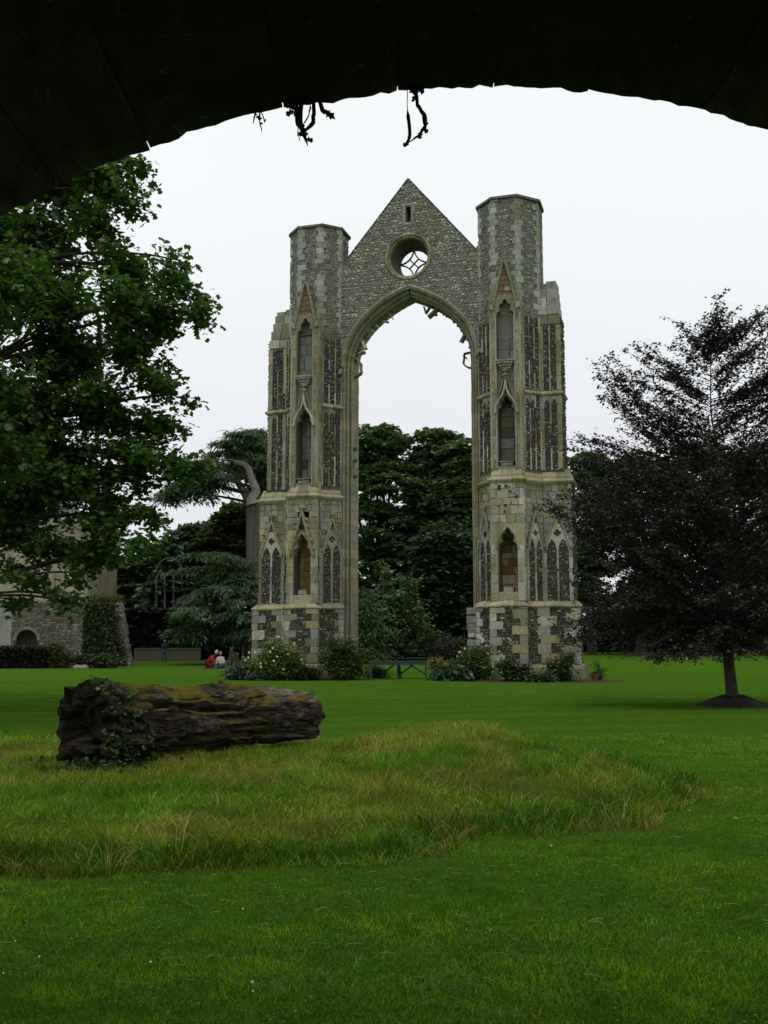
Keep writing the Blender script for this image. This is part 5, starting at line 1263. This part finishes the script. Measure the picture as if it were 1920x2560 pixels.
m_ = MB(); b_ = PX(535, .02); vs_ = [(b_[0]+x, b_[1]+y, b_[2]+.012*math.sin(x*9+y*5)) for y in (-.8, -.3, .2, .7) for x in (-1.0, -.5, 0, .5, 1.0)]
m_.add(vs_, [(j*5+i, j*5+i+1, j*5+6+i, j*5+5+i) for j in range(3) for i in range(4)], (.07, .03, .035)); bk = m_.build('picnic_blanket', M_GEN); so_ = bk.modifiers.new('thick', 'SOLIDIFY'); so_.thickness = .012
tag(bk, 'dark reddish picnic blanket under the seated people', 'blanket')
# standing visitor in the shade
b_ = ray_at(411, 1640, 84); b_.z = ground(b_.x, 84)
t = thing('person', 'person in dark top and blue jeans standing in the shade before the low wall', 'person', b_)
Q = lambda x, y, z: (b_.x+x, b_.y+y, b_.z+z)
skin('jacket', [(*Q(0, 0, .95), .16), (*Q(0, 0, 1.2), .16), (*Q(0, 0, 1.42), .14), (*Q(0, 0, 1.5), .06), (*Q(-.2, 0, 1.4), .07), (*Q(-.27, 0, 1.12), .055), (*Q(-.25, -.08, .88), .04), (*Q(.2, 0, 1.4), .07), (*Q(.27, 0, 1.12), .055), (*Q(.25, -.08, .88), .04)], [(0, 1), (1, 2), (2, 3), (2, 4), (4, 5), (5, 6), (2, 7), (7, 8), (8, 9)], FM('navy', (.03, .035, .05)), None, t)
skin('trousers', [(*Q(0, 0, .92), .15), (*Q(-.1, 0, .85), .1), (*Q(-.12, -.03, .48), .075), (*Q(-.13, 0, .08), .055), (*Q(.1, 0, .85), .1), (*Q(.12, .05, .48), .075), (*Q(.14, .1, .08), .055)], [(0, 1), (1, 2), (2, 3), (0, 4), (4, 5), (5, 6)], FM('blue_jeans', (.05, .09, .18)), None, t)
for x in (-.13, .14): skin('shoe', [(*Q(x, 0, .05), .05), (*Q(x, -.16, .04), .045)], [(0, 1)], FM('boot', (.02, .02, .02)), None, t, 1)
for x in (-.25, .25): skin('hand', [(*Q(x, -.08, .86), .035), (*Q(x, -.09, .74), .035)], [(0, 1)], SKIN, None, t, 1)
head(t, Q(0, -.01, 1.64), .11, None, (0, -1, 0), FM('hair3', (.04, .03, .02)))

# far right: brown gravel path and white sign
p = ray_at(1845, 1612, 118)
m_ = MB(); m_.add([(p.x-.5, 112, ground(p.x, 112)+.012), (p.x+16, 110, ground(0, 110)+.012), (p.x+16, 121, ground(0, 121)+.5), (p.x+.5, 121, ground(0, 121)+.5)], [(0, 1, 2, 3)], (.14, .09, .06)); o = m_.build('gravel_path', M_SOIL); o['kind'] = 'structure'
sg_ = thing('notice_board', 'small white notice on a short post beyond the beech trunk', 'sign', (p.x+.3, 108, ground(0, 108)))
m_ = MB(); c = ray_at(1838, 1624, 108); bx_(m_, c.x-.3, c.x+.3, 108, 108.04, c.z-.16, c.z+.16, (.6, .62, .62)); m_.build('panel', M_GEN, sg_)
m_ = MB(); bx_(m_, c.x-.03, c.x+.03, 108.05, 108.1, ground(0, 108)-.1, c.z, (.1, .1, .1)); m_.build('post', M_GEN, sg_)

# ------------------------------------------------------------------ the fallen log
LA = Vector((-3.66, 12.75, .62)); LBp = Vector((-1.10, 15.3, .59))
ax = (LBp-LA); LL = ax.length; ax.normalize(); sx_ = Vector((ax.y, -ax.x, 0)).normalized(); uz = sx_.cross(ax); 
if uz.z < 0: uz = -uz
log = thing('fallen_log', 'old rotting tree trunk with moss and broken bark lying on the rough grass', 'log', (-2.5, 14.2, .3))
nl, na = 250, 170; V = []; F = []; C = []
def log_r(t, a_):
    base = .49*(1-t)+.345*t
    base *= 1+.25*math.exp(-(t/.06)**2*1.0)*.5
    grain = noise.noise(Vector((t*1.7, math.cos(a_)*1.3, math.sin(a_)*1.3)))
    fine = noise.noise(Vector((t*6, math.cos(a_)*4.5, math.sin(a_)*4.5)))
    ff = noise.noise(Vector((t*20, math.cos(a_)*15, math.sin(a_)*15)))
    f3 = noise.noise(Vector((t*30, math.cos(a_)*34, math.sin(a_)*34)))
    rot = noise.noise(Vector((t*15, math.cos(a_)*4+9, math.sin(a_)*4)))*math.exp(-(t/.16)**2)
    f4 = noise.noise(Vector((t*14+3, math.cos(a_)*70, math.sin(a_)*70)))
    r = .005*f4+base*(1+.14*grain)+.045*fine+.012*ff+.008*f3+.17*rot
    # long split running along the side facing the viewer
    sp = math.sin(a_-(.05+.35*t)*1.0)
    d = abs(math.atan2(math.sin(a_-SPL(t)), math.cos(a_-SPL(t))))
    r -= .16*math.exp(-(d/.10)**2)*smooth((t-.12)/.1)*smooth((.62-t)/.2)
    d2 = abs(math.atan2(math.sin(a_-SPL(t)+.80), math.cos(a_-SPL(t)+.85)))
    r -= .07*math.exp(-(d2/.05)**2)*smooth((t-.3)/.2)
    # flaked plates
    fl = noise.noise(Vector((t*3.5+4, math.cos(a_)*2.2, math.sin(a_)*6)))
    r += .018*smooth((fl-.05)*22)-.02*smooth((-fl-.18)*18)
    return r
def SPL(t): return .55-.25*t+.08*math.sin(t*9)
for i in range(nl+1):
    t = i/nl
    for k in range(na):
        a_ = 2*math.pi*k/na; r_ = log_r(t, a_)
        off = 0
        if i == 0: off = .16*noise.noise(Vector((math.cos(a_)*3, math.sin(a_)*3, 5)))
        if i >= nl-2: off = .10*noise.noise(Vector((math.cos(a_)*5, math.sin(a_)*5, 8)))*(i-nl+3)/3-.05*math.cos(a_)
        p = LA+ax*(LL*t+off)+(sx_*math.cos(a_)+uz*math.sin(a_))*r_+Vector((0, 0, .05*math.sin(t*3.1)))
        V.append(tuple(p)); C.append((t, 0, 0))
for i in range(nl):
    for k in range(na): F.append((i*na+k, i*na+(k+1) % na, (i+1)*na+(k+1) % na, (i+1)*na+k))
for end, i0 in ((0, 0), (1, nl)):   # rotted end faces
    prev = [i0*na+k for k in range(na)]
    for ring in range(1, 8):
        f_ = 1-ring/7.5; new = []
        for k in range(na):
            a_ = 2*math.pi*k/na; r_ = log_r(end, a_)*f_
            dd = (-.10*noise.noise(Vector((math.cos(a_)*f_*5, math.sin(a_)*f_*5, end*9)))+(.14 if end == 0 else -.02)*(1-f_))*(1)
            p = LA+ax*(LL*end+dd*(1 if end == 0 else -1)*(1)-(0 if end else .05*f_))+(sx_*math.cos(a_)+uz*math.sin(a_))*r_+Vector((0, 0, .05*math.sin(end*3.1)))
            new.append(len(V)); V.append(tuple(p)); C.append((end, 1, 0))
        for k in range(na): F.append((prev[k], prev[(k+1) % na], new[(k+1) % na], new[k]))
        prev = new
    F.append(tuple(prev))
mb = MB(); mb.v = V; mb.f = F; mb.c = C
m, N, L = mat_new('rotting_wood')
g = N('ShaderNodeNewGeometry'); pos = g.outputs['Position']
mp = N('ShaderNodeMapping'); mp.vector_type = 'TEXTURE'; mp.inputs['Rotation'].default_value = (0, 0, math.atan2(ax.y, ax.x)); mp.inputs['Scale'].default_value = (5, 1, 1); L(pos, mp.inputs['Vector'])
ga = noise_node(N, L, mp.outputs[0], 24, 9, .8); gb_ = noise_node(N, L, mp.outputs[0], 2.6, 5, .6); gc = noise_node(N, L, pos, 2.4, 6, .7); gd = noise_node(N, L, pos, 17, 6, .7)
col = mixc(N, L, rng(N, L, ga, .42, .60), (.012, .010, .008), (.115, .090, .068))
col = mixc(N, L, rng(N, L, gb_, .54, .60, 0, .9), col, mixc(N, L, rng(N, L, ga, .43, .55), (.03, .024, .02), (.28, .25, .215)))
col = mixc(N, L, rng(N, L, noise_node(N, L, mp.outputs[0], 1.8, 4, .6), .58, .68, 0, .6), col, (.075, .03, .018))
sn = N('ShaderNodeSeparateXYZ'); L(g.outputs['Normal'], sn.inputs[0])
mu = N('ShaderNodeMath'); mu.operation = 'MULTIPLY'; L(rng(N, L, sn.outputs['Z'], .30, .62), mu.inputs[0]); L(rng(N, L, gc, .41, .50), mu.inputs[1])
sc0 = N('ShaderNodeAttribute'); sc0.attribute_name = 'Col'; sr0 = N('ShaderNodeSeparateColor'); L(sc0.outputs['Color'], sr0.inputs[0])
mu0 = N('ShaderNodeMath'); mu0.operation = 'MULTIPLY'; L(mu.outputs[0], mu0.inputs[0]); L(rng(N, L, sr0.outputs['Red'], .08, .2), mu0.inputs[1])
col = mixc(N, L, mu0.outputs[0], col, mixc(N, L, gd, (.19, .125, .016), (.11, .11, .014)))
sc_ = N('ShaderNodeAttribute'); sc_.attribute_name = 'Col'; sr = N('ShaderNodeSeparateColor'); L(sc_.outputs['Color'], sr.inputs[0])
mu2 = N('ShaderNodeMath'); mu2.operation = 'MULTIPLY'; L(rng(N, L, sr.outputs['Red'], .6, .97), mu2.inputs[0]); L(rng(N, L, noise_node(N, L, mp.outputs[0], 4.5, 6, .7), .42, .56), mu2.inputs[1])
col = mixc(N, L, mu2.outputs[0], col, mixc(N, L, rng(N, L, ga, .42, .56), (.045, .038, .032), (.34, .30, .26)))
mu3 = N('ShaderNodeMath'); mu3.operation = 'MULTIPLY'; mu3.inputs[1].default_value = .8; L(rng(N, L, sr.outputs['Red'], .22, .05), mu3.inputs[0])
col = mixc(N, L, mu3.outputs[0], col, (.022, .017, .012))
finish(N, L, col, .95, ga, 1, .08, .1)
M_LOG = m
mb.build('trunk', m, log, smooth=True)
# torn-off flakes of bark and the broken stub on top
lr = random.Random(12)
for q in range(70):
    t = lr.uniform(.12, .98); a_ = lr.uniform(-.7, .85); r_ = log_r(t, a_)+.012; ln = lr.uniform(.08, .35); wd = lr.uniform(.02, .06)
    dirv = (sx_*math.cos(a_)+uz*math.sin(a_)); tang = ax; sd_ = dirv.cross(tang)
    c = LA+ax*LL*t+dirv*r_+Vector((0, 0, .05*math.sin(t*3.1))); m_ = MB(); lift = lr.uniform(.005, .04)
    vs_ = [c-tang*ln/2-sd_*wd*.5, c-tang*ln*.2-sd_*wd, c+tang*ln*.4-sd_*wd*.8+dirv*lift, c+tang*ln/2+dirv*lift*1.4, c+tang*ln*.3+sd_*wd+dirv*lift, c-tang*ln*.3+sd_*wd*.8]
    m_.add([v-dirv*.01 for v in vs_]+[v+dirv*.012 for v in vs_], [tuple(range(6)), tuple(range(6, 12))]+[(i, (i+1) % 6, 6+(i+1) % 6, 6+i) for i in range(6)]); m_.build('bark_flake', M_LOG, log)
c = ray_at(562, 1722, 14.3)
m_ = MB(); vs_ = []
for k, (zz, r_) in enumerate(((-.12, .13), (.0, .10), (.06, .07), (.11, .02))):
    for i in range(8): a_ = 6.283*i/8; q = r_*lr.uniform(.7, 1.2); vs_.append((c.x-.02+q*1.5*math.cos(a_)-k*.018, c.y+q*math.sin(a_), c.z+zz*lr.uniform(.9, 1.1)))
m_.add(vs_, [(k*8+i, k*8+(i+1) % 8, k*8+8+(i+1) % 8, k*8+8+i) for k in range(3) for i in range(8)]+[tuple(range(24, 32))]); m_.build('broken_stub', M_LOG, log)
# root lumps at the near end
for (x, y, D, r_) in ((175, 1775, 13.0, .13), (165, 1888, 12.5, .09), (205, 1870, 12.4, .15), (215, 1760, 12.9, .14)):
    c = ray_at(x, y, D); m_ = MB(); vs_ = []
    for i in range(9):
        for k in range(12):
            th = math.pi*i/8; ph = 6.283*k/12; d = Vector((math.sin(th)*math.cos(ph)*1.2, math.sin(th)*math.sin(ph), math.cos(th)*.8)); q = r_*(1+.5*noise.noise(d*2+c)+.25*noise.noise(d*6+c)); vs_.append(c+d*q)
    m_.add(vs_, [(i*12+k, i*12+(k+1) % 12, (i+1)*12+(k+1) % 12, (i+1)*12+k) for i in range(8) for k in range(12)], (0, 0, 0)); m_.build('root_lump', M_LOG, log)
# ivy trailing over the near end of the log
irs = np.random.RandomState(77); ir = random.Random(77)
ivy = thing('ivy_plant', 'ivy trailing down the rotten near end of the log', 'ivy', ray_at(290, 1890, 12.9)); m_ = MB(); C_ = []
for q in range(7):
    t = ir.uniform(.03, .17); a0 = ir.uniform(.9, 1.7); pts = []
    for k in range(9):
        a_ = a0-k*.24; tt = t+.012*k*ir.uniform(-1, 1); r_ = log_r(max(0, tt), a_)+.02
        p = LA+ax*LL*tt+(sx_*math.cos(a_)+uz*math.sin(a_))*r_
        p.z = max(p.z, ground(p.x, p.y)+.02); pts.append(p)
        for _ in range(9): C_.append((p.x+ir.gauss(0, .035), p.y+ir.gauss(0, .03)-.02, p.z+ir.gauss(0, .03)))
    tube(m_, pts, [.006]*9, 4, (.07, .05, .03))
for q in range(260):
    gx_, gy_ = ir.gauss(-3.4, .36), ir.gauss(12.35, .22); C_.append((gx_, gy_, ground(gx_, gy_)+ir.uniform(.02, .22)))
m_.build('stems', M_BARK, ivy); n = len(C_)
leaves('foliage', C_, .048*irs.uniform(.6, 1.4, n), pal(n, (.035, .075, .016), .3, (.07, .11, .02), .2, irs), STAR, M_FAR, ivy, .5, .2, rs=irs)

# ------------------------------------------------------------------ grass
def blades(name, P, H, Wd, cols, lean, label, segs=2, rs=NR):
    n = len(P); az = rs.uniform(0, 2*np.pi, n); la = rs.uniform(0, 2*np.pi, n)
    S = np.stack([np.cos(az), np.sin(az), np.zeros(n)], 1)*Wd[:, None]*.5
    Ld = np.stack([np.cos(la), np.sin(la), np.zeros(n)], 1)*(lean*H*rs.uniform(.3, 1.4, n))[:, None]
    U = np.stack([np.zeros(n), np.zeros(n), H], 1)
    if segs == 1:
        V_ = np.stack([P-S, P+S, P+U+Ld], 1); K = 3; lt = [3]; idx = np.array([0, 1, 2])
    else:
        m1 = P+U*.6+Ld*.35; tip = P+U*.95+Ld*1.0
        V_ = np.stack([P-S, P+S, m1+S*.8, m1-S*.8, tip], 1); K = 5; lt = [4, 3]; idx = np.array([0, 1, 2, 3, 3, 2, 4])
    me = bpy.data.meshes.new(name); me.vertices.add(n*K); me.vertices.foreach_set('co', V_.reshape(-1).astype(np.float32))
    nlp = len(idx); li = (np.arange(n)[:, None]*K+idx[None, :]).ravel().astype(np.int32)
    me.loops.add(len(li)); me.loops.foreach_set('vertex_index', li)
    starts = np.cumsum([0]+lt[:-1]); ls_ = (np.arange(n)[:, None]*nlp+starts[None, :]).ravel().astype(np.int32)
    me.polygons.add(n*len(lt)); me.polygons.foreach_set('loop_start', ls_); me.update(calc_edges=True)
    a_ = me.color_attributes.new('Col', 'FLOAT_COLOR', 'POINT'); cc = np.ones((n*K, 4), np.float32); cc[:, :3] = np.repeat(cols, K, axis=0); a_.data.foreach_set('color', cc.ravel())
    o = put(name, me, M_GRASS); tag(o, label, 'grass', kind='stuff'); return o
GX = np.arange(-14, 12, .1); GY = np.arange(3, 30, .1)
HG = np.array([[ground(x, y) for x in GX] for y in GY]); RGm = np.array([[mound_r(x, y) for x in GX] for y in GY])
def samp(A, x, y):
    fx = np.clip((x+14)/.1, 0, len(GX)-1.01); fy = np.clip((y-3)/.1, 0, len(GY)-1.01); i = fx.astype(int); j = fy.astype(int); u = fx-i; v = fy-j
    return A[j, i]*(1-u)*(1-v)+A[j, i+1]*u*(1-v)+A[j+1, i]*(1-u)*v+A[j+1, i+1]*u*v
def vnoise(x, y, s, seed):
    rs = np.random.RandomState(seed); T = rs.rand(64, 64); fx = (x*s) % 63; fy = (y*s) % 63; i = fx.astype(int); j = fy.astype(int); u = fx-i; v = fy-j; u = u*u*(3-2*u); v = v*v*(3-2*v)
    return T[j, i]*(1-u)*(1-v)+T[j, i+1]*u*(1-v)+T[j+1, i]*(1-u)*v+T[j+1, i+1]*u*v
# short mown grass in the foreground
n = 380000; y = 4.2+(NR.rand(n)**1.5)*15; x = NR.uniform(-1, 1, n)*(.40*y+1.3)
rm_ = samp(RGm, x, y); k = rm_ > .98; x, y = x[k], y[k]; n = len(x)
z = samp(HG, x, y); P_ = np.stack([x, y, z-.003], 1)
pn_ = vnoise(x+50, y, .9, 1)*.5+vnoise(x+50, y, 3.1, 2)*.5
H_ = (.014+.022*NR.rand(n)**1.5)*(.45+1.2*pn_); W__ = .004+.0034*NR.rand(n); W__ *= (1+.07*(y-4)); p2_ = vnoise(x+50, y, 9, 3); p3_ = vnoise(x+50, y+4, 1.7, 4)

pn_ = np.clip(.5+(pn_-.5)*1.8, 0, 1); base = np.array([.042, .150, .006])[None, :]*(1-pn_)[:, None]+np.array([.105, .205, .010])[None, :]*pn_[:, None]; base = base*(.70+.78*p2_+.45*p3_)[:, None]
base = base*(1+NR.normal(0, .35, n))[:, None]; dry = NR.rand(n) < .05*(.3+2*p3_); base[dry] = np.array([.17, .14, .06]); base = np.clip(base, .005, .5)
blades('mown_grass', P_, H_, W__, base, .9, 'short mown lawn grass in the foreground', 1)
n = 60000; y = 4.3+(NR.rand(n)**1.4)*9; x = NR.uniform(-1, 1, n)*(.40*y+1.0); rm_ = samp(RGm, x, y)
k = (rm_ > .99) & (vnoise(x+50, y, 1.3, 21)*.6+vnoise(x+50, y, 5, 22)*.4 > .50); x, y = x[k], y[k]; n = len(x)
cl = leaves('clover', np.stack([x, y, samp(HG, x, y)+.018+.01*NR.rand(n)], 1), .017*NR.uniform(.6, 1.5, n), pal(n, (.045, .125, .022), .3, (.10, .17, .03), .3), OVAL, M_GRASS, None, 0, .75)
tag(cl, 'clover and small weeds growing in the foreground lawn', 'clover', kind='stuff')
# long rough grass on the mound, in tussocks
n = 300000; y = 7.0+NR.rand(n)**1.15*12; x = NR.uniform(-1, 1, n)*(.42*y+1.0)
tus = vnoise(x+50, y+9, 2.4, 5)*.6+vnoise(x+50, y, 6.0, 6)*.4
rm_ = samp(RGm, x, y); k = (rm_ < 1.0) & (NR.rand(n) < .65+.6*tus); x, y, tus, rm_ = x[k], y[k], tus[k], rm_[k]; n = len(x)
z = samp(HG, x, y); P_ = np.stack([x, y, z-.01], 1); big_ = vnoise(x+40, y+3, .8, 8)
edge_ = np.exp(-((rm_-.945)/.045)**2)
H_ = (.03+.12*NR.rand(n)**2)*(.34+1.4*tus**1.5)*(1+.9*edge_)+.03*edge_*NR.rand(n); W__ = .0052+.0042*NR.rand(n)
gr = np.array([.090, .210, .010]); ye = np.array([.235, .255, .022]); st = np.array([.38, .29, .14]); dk = np.array([.035, .105, .006])
mixk = np.clip(big_*1.5-.5+NR.normal(0, .22, n)-edge_*.6, 0, 1)[:, None]
base = gr*(1-mixk)+ye*mixk; s_ = NR.rand(n) < .13*(.3+big_); base[s_] = st; dpt = (vnoise(x+30, y+8, 1.6, 31) > .74) & (NR.rand(n) < .45); base[dpt] = np.array([.27, .20, .07]); s_ = (NR.rand(n) < .65*edge_); base[s_] = dk
base = base*(.45+.55*vnoise(x+50, y, 1.5, 12)+.55*vnoise(x+50, y, 4.5, 13))[:, None]
base = np.clip(base*(1+NR.normal(0, .3, n))[:, None], .005, .6)
blades('rough_grass', P_, H_, W__, base, 1.25, 'long tussocky rough grass on the low mound round the log', 2)
# cut straws lying on the lawn
n = 260; y = NR.uniform(5, 12, n); x = NR.uniform(-1, 1, n)*(.38*y); rm_ = samp(RGm, x, y); k = (rm_ > .99) & (NR.rand(n) < np.clip(1.5-abs(y-7.2)*.3, .12, 1)); x, y = x[k], y[k]; n = len(x); m_ = MB()
for i in range(n):
    a_ = R.uniform(-.9, .9); ln = R.uniform(.03, .11); zz = float(samp(HG, x[i:i+1], y[i:i+1])[0])+.028; d = Vector((math.cos(a_), math.sin(a_)*.6, R.uniform(-.06, .06)))*ln
    p = Vector((x[i], y[i], zz)); tube(m_, [p, p+d*.5+Vector((0, 0, .006)), p+d], [.0013, .0015, .001], 3, vary((.34, .27, .13), .25), cap=False)
for i in range(150):
    x_, y_ = R.uniform(-9, 12), R.uniform(9, 40)
    if mound_r(x_, y_) < 1.02: continue
    q = Vector((x_, y_, ground(x_, y_)+.03)); s_ = R.uniform(.02, .045); a_ = R.uniform(0, 6)
    m_.add([q+Vector((math.cos(a_+t_)*s_*k_, math.sin(a_+t_)*s_*k_, R.uniform(0, .02))) for t_, k_ in ((0, 1), (1.3, .5), (3.14, .9), (4.6, .5))], [(0, 1, 2, 3)], vary(R.choice([(.20, .15, .06), (.28, .25, .10), (.12, .08, .04)]), .2))
tag(m_.build('cut_straw', M_GEN), 'pale cut straws and small dead leaves scattered on the mown grass', 'straw', kind='stuff')
for i, (px_, py_) in enumerate(((38, 2353), (607, 2272), (376, 2405), (630, 2455), (632, 2478), (8, 2433), (1848, 2346), (98, 2392), (1378, 2114), (145, 1700))):
    p = ray_at(px_, py_, 10); d = p-Vector((0, 0, 1.65)); k = -(1.65-.03)/d.z; q = Vector((0, 0, 1.65))+d*k
    m_ = MB(); s_ = R.uniform(.003, .006)*(1+.08*q.y); 
    m_.add([q+Vector((math.cos(a_)*s_, math.sin(a_)*s_, .004*math.sin(a_*2))) for a_ in (0, 1, 2, 3.2, 4.2, 5.2)]+[q+Vector((0, 0, .008))], [(j, (j+1) % 6, 6) for j in range(6)], (.7, .72, .7))
    tag(m_.build('fallen_petal', M_PETAL), 'tiny white fallen petal on the mown grass', 'petal', 'white petals scattered on the lawn')
